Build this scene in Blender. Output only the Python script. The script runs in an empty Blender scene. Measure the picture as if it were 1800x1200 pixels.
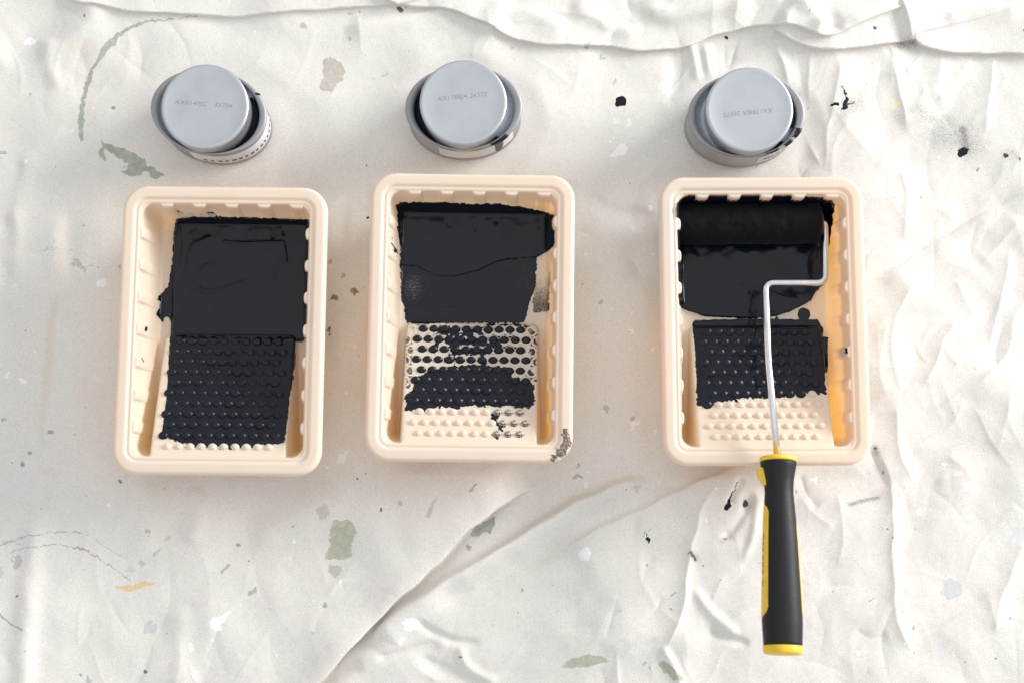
import bpy, math, random
import numpy as np

# ------------------------------------------------------------------ camera
scene = bpy.context.scene
F = 2600.0                       # focal length in pixels of an 1800 px wide frame
DIST = 1.04                      # metres from the lens to the cloth along the view axis
TH = math.atan(330 / F)          # slight forward tilt of the overhead camera
cam_d = bpy.data.cameras.new('camera')
cam = bpy.data.objects.new('camera', cam_d)
scene.collection.objects.link(cam)
cam_d.sensor_width = 36.0
cam_d.lens = 36.0 * F / 1800.0
cam.location = (0, -DIST * math.sin(TH), DIST * math.cos(TH))
cam.rotation_euler = (TH, 0, 0)
cam_d.clip_start = 0.02
cam_d.clip_end = 50
cam_d.dof.use_dof = True
cam_d.dof.focus_distance = 1.03
cam_d.dof.aperture_fstop = 4.5
scene.camera = cam

# ------------------------------------------------------------------ room light
world = bpy.data.worlds.new('World')
scene.world = world
world.use_nodes = True
wb = world.node_tree.nodes['Background']
wb.inputs['Color'].default_value = (0.93, 0.96, 1.0, 1)
# plain room: pale ceiling overhead, dimmer walls towards the horizon
_t = world.node_tree
_tc = _t.nodes.new('ShaderNodeTexCoord'); _sp = _t.nodes.new('ShaderNodeSeparateXYZ'); _mr = _t.nodes.new('ShaderNodeMapRange')
_t.links.new(_tc.outputs['Generated'], _sp.inputs[0]); _pw = _t.nodes.new('ShaderNodeMath'); _pw.operation = 'POWER'; _pw.inputs[1].default_value = 2.5
_mx = _t.nodes.new('ShaderNodeMath'); _mx.operation = 'MAXIMUM'; _mx.inputs[1].default_value = 0.0
_t.links.new(_sp.outputs['Z'], _mx.inputs[0]); _t.links.new(_mx.outputs[0], _pw.inputs[0]); _t.links.new(_pw.outputs[0], _mr.inputs['Value'])
_mr.inputs['From Min'].default_value = 0.0; _mr.inputs['From Max'].default_value = 1.0
_mr.inputs['To Min'].default_value = 0.56; _mr.inputs['To Max'].default_value = 1.00
_t.links.new(_mr.outputs[0], wb.inputs['Strength'])


def area(name, loc, target, sx, sy, power, col):
    d = bpy.data.lights.new(name, 'AREA')
    d.shape = 'RECTANGLE'
    d.size, d.size_y, d.energy, d.color = sx, sy, power, col
    o = bpy.data.objects.new(name, d)
    scene.collection.objects.link(o)
    o.location = loc
    v = np.array(target, float) - np.array(loc, float)
    from mathutils import Vector
    o.rotation_euler = Vector(v).to_track_quat('-Z', 'Y').to_euler()
    return o


area('window_light', (3.3, 1.45, 1.12), (0.0, 0.0, 0.0), 2.2, 1.1, 190, (1.0, 0.995, 0.985))

scene.view_settings.view_transform = 'Standard'
scene.view_settings.look = 'None'
scene.view_settings.exposure = 0.20
scene.view_settings.gamma = 1.0
scene.view_settings.use_curve_mapping = False
scene.render.engine = 'CYCLES'

# ------------------------------------------------------------------ helpers
rng = np.random.default_rng(7)
random.seed(7)
MM = 0.001
_s, _c = math.sin(TH), math.cos(TH)
CP = np.array([0, -DIST * _s, DIST * _c])
AX, AU, AW = np.array([1., 0, 0]), np.array([0, _c, _s]), np.array([0, _s, -_c])


def at(px, py, z=0.0):
    """photo pixel + height above the cloth (m) -> world point"""
    px = np.asarray(px, float); py = np.asarray(py, float)
    d = AW + AX * ((px - 900) / F)[..., None] + AU * ((600 - py) / F)[..., None]
    t = (z - CP[2]) / d[..., 2]
    return CP + d * t[..., None]


def to_px(p):
    v = np.asarray(p, float) - CP
    w = v @ AW
    return 900 + F * (v @ AX) / w, 600 - F * (v @ AU) / w


_tiles = {}
NT = 1024


def tile(wl, seed):
    """periodic smooth noise, ~N(0,1), wavelength wl samples"""
    k = (wl, seed)
    if k not in _tiles:
        r = np.random.default_rng(seed).standard_normal((NT, NT))
        f = np.fft.fftfreq(NT)
        k2 = f[:, None] ** 2 + f[None, :] ** 2
        g = np.exp(-k2 * (wl * 0.5 * math.pi) ** 2 * 0.5)
        n = np.fft.ifft2(np.fft.fft2(r) * g).real
        _tiles[k] = (n / n.std()).astype(np.float32)
    return _tiles[k]


def noise(x, y, wl, seed, step=2.0):
    """x, y arrays in any unit; sampled every `step`"""
    t = tile(wl / step, seed)
    fx = (np.asarray(x) / step) % NT; fy = (np.asarray(y) / step) % NT
    ix = fx.astype(int); iy = fy.astype(int)
    ax = fx - ix; ay = fy - iy
    ix %= NT; iy %= NT
    jx = (ix + 1) % NT; jy = (iy + 1) % NT
    return (t[iy, ix] * (1 - ax) * (1 - ay) + t[iy, jx] * ax * (1 - ay)
            + t[jy, ix] * (1 - ax) * ay + t[jy, jx] * ax * ay)


def sstep(a, b, x):
    t = np.clip((x - a) / (b - a), 0, 1)
    return t * t * (3 - 2 * t)


def poly_sdf(pts, x, y):
    """signed distance, positive inside"""
    P = np.array(pts, float)
    d2 = np.full(x.shape, 1e18); ins = np.zeros(x.shape, bool)
    n = len(P)
    for i in range(n):
        ax_, ay_ = P[i]; bx, by = P[(i + 1) % n]
        ex, ey = bx - ax_, by - ay_
        wx, wy = x - ax_, y - ay_
        t = np.clip((wx * ex + wy * ey) / (ex * ex + ey * ey + 1e-9), 0, 1)
        d2 = np.minimum(d2, (wx - t * ex) ** 2 + (wy - t * ey) ** 2)
        c1 = (ay_ > y) != (by > y)
        with np.errstate(divide='ignore', invalid='ignore'):
            c2 = x < (bx - ax_) * (y - ay_) / (by - ay_ + 1e-12) + ax_
        ins ^= (c1 & c2)
    return np.sqrt(d2) * np.where(ins, 1, -1)


def line_sdf(pts, r, x, y):
    """capsule chain; r scalar or per-point list; positive inside"""
    P = np.array(pts, float)
    if np.isscalar(r):
        r = [r] * len(P)
    best = np.full(x.shape, -1e9)
    if len(P) == 1:
        return r[0] - np.hypot(x - P[0, 0], y - P[0, 1])
    for i in range(len(P) - 1):
        a, b = P[i], P[i + 1]
        e = b - a
        t = np.clip(((x - a[0]) * e[0] + (y - a[1]) * e[1]) / (e @ e + 1e-9), 0, 1)
        d = np.hypot(x - a[0] - t * e[0], y - a[1] - t * e[1])
        best = np.maximum(best, r[i] + (r[i + 1] - r[i]) * t - d)
    return best


def link(name, mesh, mat=None, parent=None, loc=None):
    o = bpy.data.objects.new(name, mesh)
    scene.collection.objects.link(o)
    if mat is not None and mesh is not None and not mesh.materials:
        mesh.materials.append(mat)
    if parent is not None:
        o.parent = parent
    if loc is not None:
        o.location = loc
    return o


def mesh_from(name, verts, faces, smooth=True, mat=None):
    me = bpy.data.meshes.new(name)
    me.from_pydata([tuple(map(float, v)) for v in verts], [], faces)
    me.polygons.foreach_set('use_smooth', [smooth] * len(me.polygons))
    if mat: me.materials.append(mat)
    me.update()
    return me


def grid_mesh(name, V, keep=None, mat=None, flip=False):
    """V (ny,nx,3) -> quad mesh; keep (ny-1,nx-1) bool"""
    ny, nx = V.shape[:2]
    idx = np.arange(ny * nx).reshape(ny, nx)
    q = np.stack([idx[:-1, :-1], idx[:-1, 1:], idx[1:, 1:], idx[1:, :-1]], -1)
    q = q[keep] if keep is not None else q.reshape(-1, 4)
    if flip: q = q[:, ::-1]
    used, inv = np.unique(q, return_inverse=True)
    q = inv.reshape(-1, 4)
    v = V.reshape(-1, 3)[used]
    me = bpy.data.meshes.new(name)
    me.vertices.add(len(v)); me.vertices.foreach_set('co', v.astype(np.float32).ravel())
    me.loops.add(q.size); me.loops.foreach_set('vertex_index', q.astype(np.int32).ravel())
    me.polygons.add(len(q))
    me.polygons.foreach_set('loop_start', np.arange(0, q.size, 4, dtype=np.int32))
    me.polygons.foreach_set('loop_total', np.full(len(q), 4, dtype=np.int32))
    me.polygons.foreach_set('use_smooth', np.ones(len(q), bool))
    me.update(calc_edges=True)
    me.validate()
    if mat: me.materials.append(mat)
    return me, used


def add_attr(me, name, kind, data):
    a = me.attributes.new(name, kind, 'POINT')
    a.data.foreach_set('color' if kind == 'FLOAT_COLOR' else 'value', np.asarray(data, np.float32).ravel())


def loft(rings, close_start=False, close_end=False):
    """rings: list of (n,3) arrays -> verts, faces"""
    n = len(rings[0]); V = np.concatenate(rings); Fc = []
    for i in range(len(rings) - 1):
        for j in range(n):
            k = (j + 1) % n
            Fc.append((i * n + j, i * n + k, (i + 1) * n + k, (i + 1) * n + j))
    if close_start: Fc.append(tuple(range(n - 1, -1, -1)))
    if close_end: Fc.append(tuple(range((len(rings) - 1) * n, len(rings) * n)))
    return V, Fc


def tube(path, radius, n=14, caps=True):
    """sweep of a circle along a 3D path (parallel transport)"""
    P = np.array(path, float); m = len(P)
    r = np.full(m, radius) if np.isscalar(radius) else np.array(radius)
    T = np.gradient(P, axis=0); T /= np.linalg.norm(T, axis=1)[:, None]
    u = np.cross(T[0], [0, 0, 1.0])
    if np.linalg.norm(u) < 1e-3: u = np.cross(T[0], [0, 1.0, 0])
    u /= np.linalg.norm(u); rings = []
    a = np.linspace(0, 2 * math.pi, n, endpoint=False)
    for i in range(m):
        u = u - T[i] * (u @ T[i]); u /= np.linalg.norm(u)
        w = np.cross(T[i], u)
        rings.append(P[i] + r[i] * (np.cos(a)[:, None] * u + np.sin(a)[:, None] * w))
    return loft(rings, caps, caps)


def empty(name, loc, rz=0.0):
    o = bpy.data.objects.new(name, None)
    scene.collection.objects.link(o)
    o.location = loc; o.rotation_euler = (0, 0, rz); o.empty_display_size = 0.02
    return o


def tag(o, label=None, cat=None, group=None, kind=None):
    if label: o['label'] = label
    if cat: o['category'] = cat
    if group: o['group'] = group
    if kind: o['kind'] = kind
    return o


# ------------------------------------------------------------------ materials
class N:
    def __init__(self, name):
        self.m = bpy.data.materials.new(name); self.m.use_nodes = True
        self.t = self.m.node_tree
        self.b = self.t.nodes['Principled BSDF']; self.out = self.t.nodes['Material Output']

    def node(self, typ, **kw):
        n = self.t.nodes.new(typ)
        for k, v in kw.items():
            if k.startswith('i_'): n.inputs[k[2:].replace('_', ' ')].default_value = v
            else: setattr(n, k, v)
        return n

    def l(self, a, b): self.t.links.new(a, b)

    def noise(self, scale, detail=3, rough=0.55, coord='Object'):
        c = self.node('ShaderNodeTexCoord'); n = self.node('ShaderNodeTexNoise')
        n.inputs['Scale'].default_value = scale; n.inputs['Detail'].default_value = detail
        n.inputs['Roughness'].default_value = rough
        self.l(c.outputs[coord], n.inputs['Vector']); return n.outputs['Fac']

    def math(self, op, a, b=None, c=None, clamp=False):
        n = self.node('ShaderNodeMath', operation=op, use_clamp=clamp)
        for i, v in enumerate((a, b, c)):
            if v is None: continue
            if isinstance(v, (int, float)): n.inputs[i].default_value = v
            else: self.l(v, n.inputs[i])
        return n.outputs[0]

    def ramp(self, x, lo, hi):
        n = self.node('ShaderNodeMapRange', interpolation_type='SMOOTHSTEP')
        n.inputs['From Min'].default_value = lo; n.inputs['From Max'].default_value = hi
        self.l(x, n.inputs['Value']); return n.outputs[0]

    def mix(self, fac, a, b):
        n = self.node('ShaderNodeMix', data_type='RGBA')
        for s, v in ((n.inputs[0], fac), (n.inputs[6], a), (n.inputs[7], b)):
            if isinstance(v, (int, float)): s.default_value = v
            elif isinstance(v, tuple): s.default_value = (*v, 1)
            else: self.l(v, s)
        return n.outputs[2]

    def attr(self, name):
        return self.node('ShaderNodeAttribute', attribute_name=name)

    def bump(self, h, strength, dist, normal=None):
        n = self.node('ShaderNodeBump'); n.inputs['Strength'].default_value = strength
        n.inputs['Distance'].default_value = dist; self.l(h, n.inputs['Height'])
        if normal is not None: self.l(normal, n.inputs['Normal'])
        return n.outputs[0]

    def set(self, **kw):
        for k, v in kw.items():
            s = self.b.inputs[k.replace('_', ' ')]
            if isinstance(v, (int, float)): s.default_value = v
            elif isinstance(v, tuple): s.default_value = (*v, 1) if len(v) == 3 else v
            else: self.l(v, s)
        return self


def lin(r, g, b):
    f = lambda c: (c / 255 / 12.92) if c <= 10 else ((c / 255 + 0.055) / 1.055) ** 2.4
    return (f(r), f(g), f(b))


def mat_cloth():
    m = N('canvas_drop_cloth')
    big = m.noise(9, 4); mid = m.noise(60, 4, 0.6); fine = m.noise(420, 3, 0.6); speck = m.noise(900, 2, 0.5)
    base = m.mix(m.ramp(big, 0.3, 0.7), (0.805, 0.772, 0.722), (0.775, 0.737, 0.682))
    base = m.mix(m.math('MULTIPLY', m.ramp(mid, 0.50, 0.75), 0.35), base, (0.71, 0.665, 0.605))
    base = m.mix(m.math('MULTIPLY', m.ramp(fine, 0.45, 0.8), 0.45), base, (0.68, 0.645, 0.595))
    # faint natural slubs of the raw canvas
    base = m.mix(m.math('MULTIPLY', m.ramp(speck, 0.68, 0.78), 0.35), base, (0.45, 0.43, 0.40))
    thread = m.noise(1500, 2, 0.6)
    base = m.mix(m.math('MULTIPLY', m.ramp(thread, 0.35, 0.75), 0.8), base, (0.61, 0.575, 0.52))
    base = m.mix(m.math('MULTIPLY', m.ramp(thread, 0.45, 0.2), 0.8), base, (0.86, 0.83, 0.78))
    st = m.attr('stain')
    edge = m.noise(750, 3, 0.6)
    a = m.math('ADD', st.outputs['Alpha'], m.math('MULTIPLY', m.math('SUBTRACT', edge, 0.5), 0.55))
    patchy = m.math('MULTIPLY_ADD', m.ramp(m.math('ADD', m.math('MULTIPLY', m.noise(240, 3), 0.6), m.math('MULTIPLY', thread, 0.4)), 0.35, 0.6), 0.32, 0.66)
    sepc = m.node('ShaderNodeSeparateColor'); m.l(st.outputs['Color'], sepc.inputs[0])
    patchy = m.math('MAXIMUM', patchy, m.math('LESS_THAN', sepc.outputs[0], 0.06))
    base = m.mix(m.math('MULTIPLY', m.ramp(a, 0.36, 0.64), patchy), base, st.outputs['Color'])
    sm = m.attr('smudge')
    dust = m.noise(2600, 3, 0.7)
    a2 = m.math('ADD', m.math('MULTIPLY', sm.outputs['Fac'], 0.75), m.math('MULTIPLY', m.math('SUBTRACT', dust, 0.5), 2.8))
    a2 = m.math('MULTIPLY', m.ramp(a2, 0.25, 0.95), m.ramp(sm.outputs['Fac'], 0.02, 0.25))
    base = m.mix(a2, base, (0.035, 0.035, 0.05))
    # plain weave
    tc = m.node('ShaderNodeTexCoord')
    hs = []
    for rot in (0.12, 0.12 + math.pi / 2):
        mp = m.node('ShaderNodeMapping'); mp.inputs['Rotation'].default_value = (0, 0, rot)
        m.l(tc.outputs['Object'], mp.inputs['Vector'])
        w = m.node('ShaderNodeTexWave'); w.inputs['Scale'].default_value = 330; w.inputs['Distortion'].default_value = 3.0
        m.l(mp.outputs[0], w.inputs['Vector']); hs.append(w.outputs['Fac'])
    weave = m.math('ADD', m.math('MULTIPLY', hs[0], hs[1]), m.math('MULTIPLY', fine, 1.5))
    nb = m.bump(weave, 0.20, 0.0003)
    m.set(Base_Color=base, Roughness=0.92, Normal=nb)
    m.b.inputs['Specular IOR Level'].default_value = 0.15
    m.b.inputs['Sheen Weight'].default_value = 0.05
    return m.m


def mat_tray():
    m = N('tan_translucent_plastic')
    n = m.noise(35, 3)
    col = m.mix(m.ramp(n, 0.3, 0.7), (0.92, 0.84, 0.71), (0.91, 0.825, 0.69))
    m.set(Base_Color=col, Roughness=m.math('MULTIPLY_ADD', n, 0.15, 0.30), Normal=m.bump(m.noise(700, 2), 0.06, 0.0004))
    m.b.inputs['IOR'].default_value = 1.46
    tr = m.node('ShaderNodeBsdfTranslucent'); tr.inputs['Color'].default_value = (0.90, 0.43, 0.07, 1)
    ms = m.node('ShaderNodeMixShader'); ms.inputs[0].default_value = 0.30
    m.l(m.b.outputs[0], ms.inputs[1]); m.l(tr.outputs[0], ms.inputs[2]); m.l(ms.outputs[0], m.out.inputs['Surface'])
    return m.m


def mat_paint(name='black_wet_paint', cover=True, rough=0.15):
    m = N(name)
    n = m.noise(55, 3)
    m.set(Base_Color=(0.0045, 0.0065, 0.0125), Roughness=m.math('MULTIPLY_ADD', n, 0.16, rough - 0.06),
          Normal=m.bump(m.noise(160, 2, 0.4), 0.10, 0.0006))
    m.b.inputs['IOR'].default_value = 1.37
    if cover:
        at_ = m.attr('cover')
        tc = m.node('ShaderNodeTexCoord'); mp = m.node('ShaderNodeMapping')
        mp.inputs['Scale'].default_value = (1.0, 0.45, 1.0); mp.inputs['Rotation'].default_value = (0, 0, 0.5)
        m.l(tc.outputs['Object'], mp.inputs['Vector'])
        nn = m.node('ShaderNodeTexNoise'); nn.inputs['Scale'].default_value = 1900; nn.inputs['Detail'].default_value = 3
        nn.inputs['Roughness'].default_value = 0.7
        m.l(mp.outputs[0], nn.inputs['Vector'])
        a = m.math('ADD', at_.outputs['Fac'], m.math('MULTIPLY', m.math('SUBTRACT', nn.outputs['Fac'], 0.5), 1.2))
        fac = m.ramp(a, 0.25, 0.75)
        fac = m.math('MAXIMUM', fac, m.math('GREATER_THAN', at_.outputs['Fac'], 0.97))
        tr = m.node('ShaderNodeBsdfTransparent')
        ms = m.node('ShaderNodeMixShader')
        m.l(fac, ms.inputs[0]); m.l(tr.outputs[0], ms.inputs[1]); m.l(m.b.outputs[0], ms.inputs[2])
        m.l(ms.outputs[0], m.out.inputs['Surface'])
    return m.m


def mat_bump_smeared():
    m = N('plastic_smeared_with_paint')
    f = m.ramp(m.noise(900, 3, 0.7), 0.42, 0.6)
    m.set(Base_Color=m.mix(f, (0.02, 0.02, 0.025), (0.62, 0.52, 0.42)), Roughness=0.4)
    return m.m


def mat_metal(name, base=(0.66, 0.69, 0.735), rough=0.42, metallic=0.75, brush=False):
    m = N(name)
    n = m.noise(90, 4)
    col = m.mix(m.ramp(n, 0.25, 0.75), base, tuple(c * 0.93 for c in base))
    m.set(Base_Color=col, Roughness=m.math('MULTIPLY_ADD', n, 0.14, rough - 0.07), Metallic=metallic)
    if brush:
        tc = m.node('ShaderNodeTexCoord'); w = m.node('ShaderNodeTexWave', bands_direction='Z')
        w.inputs['Scale'].default_value = 260; w.inputs['Distortion'].default_value = 2
        m.l(tc.outputs['Object'], w.inputs['Vector'])
        m.set(Normal=m.bump(w.outputs['Fac'], 0.10, 0.0004))
    else:
        m.set(Normal=m.bump(m.noise(1100, 2), 0.05, 0.0003))
    return m.m


def mat_plain(name, col, rough=0.5, metallic=0.0, nscale=200, nb=0.08, var=0.12):
    m = N(name)
    n = m.noise(nscale, 3)
    m.set(Base_Color=m.mix(m.ramp(n, 0.3, 0.7), col, tuple(c * (1 - var) for c in col)),
          Roughness=m.math('MULTIPLY_ADD', n, 0.12, rough - 0.06), Metallic=metallic,
          Normal=m.bump(n, nb, 0.0005))
    return m.m


def mat_nap():
    m = N('paint_soaked_roller_nap')
    n1 = m.noise(900, 3, 0.7); n2 = m.noise(90, 4, 0.6)
    m.set(Base_Color=m.mix(m.ramp(n2, 0.3, 0.7), (0.005, 0.0048, 0.0068), (0.0035, 0.0038, 0.0055)),
          Roughness=0.9, Normal=m.bump(n1, 0.35, 0.0006))
    m.b.inputs['Specular IOR Level'].default_value = 0.16
    m.b.inputs['Sheen Weight'].default_value = 0.03
    return m.m


M_CLOTH, M_TRAY = mat_cloth(), mat_tray()
M_PAINT = mat_paint()
M_PAINTSOLID = mat_paint('black_paint_coat', cover=False, rough=0.3)
M_SMEAR = mat_bump_smeared()
M_CAN = mat_metal('silver_lacquered_tin', (0.52, 0.535, 0.56))
M_SIDE = mat_metal('brushed_tin_side', (0.46, 0.46, 0.48), 0.4, 0.8, True)
M_RING = mat_metal('bright_tin_rim', (0.68, 0.71, 0.76), 0.24, 0.95)
M_STAMP = mat_plain('grey_stamp_ink', (0.23, 0.23, 0.25), 0.6)
M_LABEL = mat_plain('white_paper_label', (0.78, 0.77, 0.79), 0.55, nscale=60)
M_INK = mat_plain('dark_label_ink', (0.07, 0.04, 0.055), 0.6)
M_REDINK = mat_plain('red_brown_ink', (0.42, 0.11, 0.035), 0.5)
M_NAP = mat_nap()
M_WIRE = mat_plain('zinc_plated_wire', (0.78, 0.78, 0.80), 0.24, 1.0, 150, 0.04)
M_GRIP = mat_plain('black_rubber_grip', (0.009, 0.0095, 0.012), 0.52, 0, 500, 0.12)
M_GRIP.node_tree.nodes['Principled BSDF'].inputs['Specular IOR Level'].default_value = 0.32
M_YELLOW = mat_plain('yellow_plastic', (0.86, 0.56, 0.03), 0.38, 0, 120, 0.05)

# ------------------------------------------------------------------ drop cloth
TRAYS = [  # centre x, y (mm), rotation (deg)
    (-196.2, 2.8, -0.55), (-27.8, 11.6, -0.8), (170.1, 9.5, 0.2)]
CANS = [(383, 219, -12), (818, 212, 1), (1300, 224, 3)]     # base centre in the photo, turn of the oval (deg)

xs = np.concatenate([np.arange(-1700, -40, 60), np.arange(-40, 1841, 2), np.arange(1900, 3500, 60)]).astype(float)
ys = np.concatenate([np.arange(-1500, -40, 60), np.arange(-40, 1241, 2), np.arange(1300, 2700, 60)]).astype(float)
GX, GY = np.meshgrid(xs, ys)
H = np.zeros_like(GX)            # height in mm
SX = np.zeros_like(GX); SY = np.zeros_like(GX)   # sideways roll of fold lips, px


def fold(pts, h, wn, wp, lean=0.0, sharp=False, taper=0.18):
    """crease along a polyline. wn / wp = fall-off on the left/below and right/above side"""
    global H, SX, SY
    P = np.array(pts, float)
    # smooth the polyline (Catmull-Rom)
    Q = []
    E_ = np.vstack([2 * P[0] - P[1], P, 2 * P[-1] - P[-2]])
    for i in range(1, len(E_) - 2):
        for t in np.linspace(0, 1, 5, endpoint=False):
            a, b, c, d = E_[i - 1:i + 3]
            Q.append(0.5 * ((2 * b) + (c - a) * t + (2 * a - 5 * b + 4 * c - d) * t * t + (3 * b - a - 3 * c + d) * t ** 3))
    Q.append(P[-1]); P = np.array(Q)
    right = P[:, 0].mean() > 1320 and P[:, 1].mean() > 95
    if right and not sharp: sharp, wn, wp = True, wn * 1.35, wp * 1.35
    m = 3.2 * max(wn, wp) + 10
    i0, i1 = np.searchsorted(xs, [P[:, 0].min() - m, P[:, 0].max() + m])
    j0, j1 = np.searchsorted(ys, [P[:, 1].min() - m, P[:, 1].max() + m])
    x = GX[j0:j1, i0:i1]; y = GY[j0:j1, i0:i1]
    if x.size == 0: return
    wob = noise(x, y, 60, 91) * 1.3
    best = np.full(x.shape, 1e9); sd = np.zeros_like(x); tt = np.zeros_like(x); nxx = np.zeros_like(x); nyy = np.zeros_like(x)
    seg = np.hypot(*(P[1:] - P[:-1]).T); cum = np.concatenate([[0], np.cumsum(seg)])
    for i in range(len(P) - 1):
        a, b = P[i], P[i + 1]; e = b - a; L = seg[i] + 1e-9
        u = np.clip(((x - a[0]) * e[0] + (y - a[1]) * e[1]) / L ** 2, 0, 1)
        dx, dy = x - a[0] - u * e[0], y - a[1] - u * e[1]
        d = np.hypot(dx, dy); k = d < best
        n = (e[1] / L, -e[0] / L)
        s = np.where(dx * n[0] + dy * n[1] >= 0, 1, -1)
        best = np.where(k, d, best); sd = np.where(k, d * s, sd); tt = np.where(k, (cum[i] + u * L) / cum[-1], tt)
        nxx = np.where(k, n[0], nxx); nyy = np.where(k, n[1], nyy)
    sd = sd + wob
    w = np.where(sd < 0, wn, wp)
    r = np.abs(sd) / w
    prof = np.exp(-r) * (1 + r * 0.0) if sharp else np.exp(-r * r * 0.9)
    env = sstep(0, taper, tt) * sstep(0, taper, 1 - tt) if taper > 0 else 1.0
    soft = 0.55 if right else 1.0
    H[j0:j1, i0:i1] += h * soft * prof * env
    if lean:
        k = np.exp(-(sd / np.where(sd < 0, 3.0, 9.0)) ** 2) * env * lean
        SX[j0:j1, i0:i1] += nxx * k; SY[j0:j1, i0:i1] += nyy * k


# flaps of cloth folded over along the top edge
fold([(90, -40), (133, 0), (187, 9), (240, 16), (330, 20), (430, 21), (520, 17), (600, 10), (690, 2), (800, -20)], 3.5, 2.5, 70, -5, True, 0.02)
fold([(600, 54), (690, 38), (770, 22), (800, 8)], 2.0, 22, 8)
fold([(640, -30), (700, 1), (780, 12), (850, 35), (905, 62), (1000, 77), (1075, 75), (1130, 84), (1200, 79), (1250, 60), (1330, 42), (1390, 45), (1440, 61), (1480, 50), (1530, 27), (1600, 5)], 4.5, 2.5, 60, -7, True, 0.03)
fold([(1350, 44), (1400, 73), (1440, 84), (1510, 80), (1600, 65), (1625, 77), (1690, 88), (1900, 92)], 5, 2.5, 75, -7, True, 0.04)
fold([(1572, -20), (1585, 15), (1598, 66)], 5, 5, 60, 0, True, 0.05)
fold([(1000, 0), (1060, 40), (1130, 60)], 2.5, 14, 22)
fold([(1120, 5), (1180, 30), (1240, 20), (1330, 5)], 3, 14, 16)
fold([(1395, -10), (1430, 35), (1450, 58)], 3.5, 16, 12)
fold([(1460, 50), (1530, 15), (1580, -10)], 2.5, 10, 20)
fold([(850, 10), (940, 30), (1000, 60)], 2.0, 18, 14)
fold([(1650, 30), (1720, 18), (1800, 15)], 2.0, 20, 10)
# hanging folds below them, upper right
fold([(1212, 70), (1222, 110), (1228, 150)], 2.4, 9, 7)
fold([(1238, 70), (1245, 120), (1252, 170)], 2.4, 8, 9)
fold([(1362, 62), (1378, 120), (1398, 190), (1425, 260), (1448, 300)], 4.2, 9, 14, 0, True)
fold([(1395, 80), (1410, 150), (1425, 250)], -1.6, 12, 12)
fold([(1424, 84), (1421, 130), (1420, 190)], 1.8, 7, 7)
fold([(1482, 92), (1468, 160), (1455, 230), (1450, 305)], 2.2, 7, 20, 0, True)
fold([(1566, 75), (1576, 140), (1588, 200), (1592, 232)], 3.6, 8, 26, 0, True)
fold([(1630, 84), (1608, 112), (1590, 130)], 2.2, 8, 8)
fold([(1712, 92), (1688, 130), (1662, 165), (1640, 185)], 2.4, 12, 12)
fold([(1748, 90), (1742, 160), (1728, 240)], 2.6, 16, 5)
fold([(1640, 190), (1610, 215), (1570, 255), (1540, 310)], 2.2, 14, 16)
fold([(1584, 285), (1594, 340), (1588, 425)], 2.6, 8, 12)
fold([(1645, 195), (1680, 240), (1700, 290)], -1.6, 18, 18)
# crumples right of the yellow-handled roller
fold([(1520, 494), (1600, 452), (1680, 402), (1740, 366), (1810, 340)], -4.4, 6, 34, 0, True)
fold([(1540, 500), (1620, 462), (1700, 412), (1770, 372)], 2.4, 30, 8)
fold([(1620, 480), (1585, 530), (1567, 590), (1572, 650), (1590, 700)], 2.6, 8, 12)
fold([(1680, 490), (1700, 530), (1712, 560)], 1.8, 10, 9)
fold([(1800, 385), (1760, 425), (1720, 468)], 3.0, 14, 12)
fold([(1775, 430), (1765, 500), (1748, 580), (1742, 610)], 2.6, 12, 6)
fold([(1805, 525), (1783, 560), (1780, 600), (1750, 650), (1690, 690), (1640, 730)], 3.0, 14, 12)
fold([(1690, 555), (1660, 600), (1640, 650), (1620, 680)], 2.4, 9, 8)
fold([(1660, 600), (1672, 625), (1690, 640)], 1.8, 7, 7)
fold([(1795, 600), (1720, 660), (1640, 715), (1590, 750)], -2.4, 12, 20)
fold([(1580, 700), (1578, 760), (1590, 810), (1610, 850)], 2.6, 9, 12)
fold([(1560, 560), (1545, 640), (1560, 700)], 1.6, 10, 9)
fold([(1700, 700), (1660, 760), (1600, 800)], 1.8, 12, 10)
fold([(1790, 640), (1770, 720), (1750, 800)], 2.4, 20, 16)
fold([(1530, 785), (1548, 822), (1565, 858)], -4.0, 9, 5)
fold([(1545, 790), (1562, 830), (1568, 880), (1570, 960), (1572, 1060), (1582, 1110), (1605, 1150)], 3.2, 10, 20, 0, True, 0.1)
fold([(1810, 930), (1775, 1010), (1755, 1060), (1745, 1120)], 3.4, 16, 18)
fold([(1735, 1040), (1680, 1075), (1640, 1100), (1590, 1125)], -2.0, 16, 8)
fold([(1500, 1105), (1530, 1120), (1560, 1110)], -1.6, 10, 8)
fold([(1660, 790), (1700, 830), (1640, 850)], 1.8, 12, 12)
fold([(1405, 870), (1430, 900), (1470, 930)], 1.8, 12, 10)
fold([(1470, 860), (1480, 930), (1475, 1000)], 1.6, 10, 10)
fold([(1405, 830), (1420, 870), (1440, 895)], -2.0, 10, 8)
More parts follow.
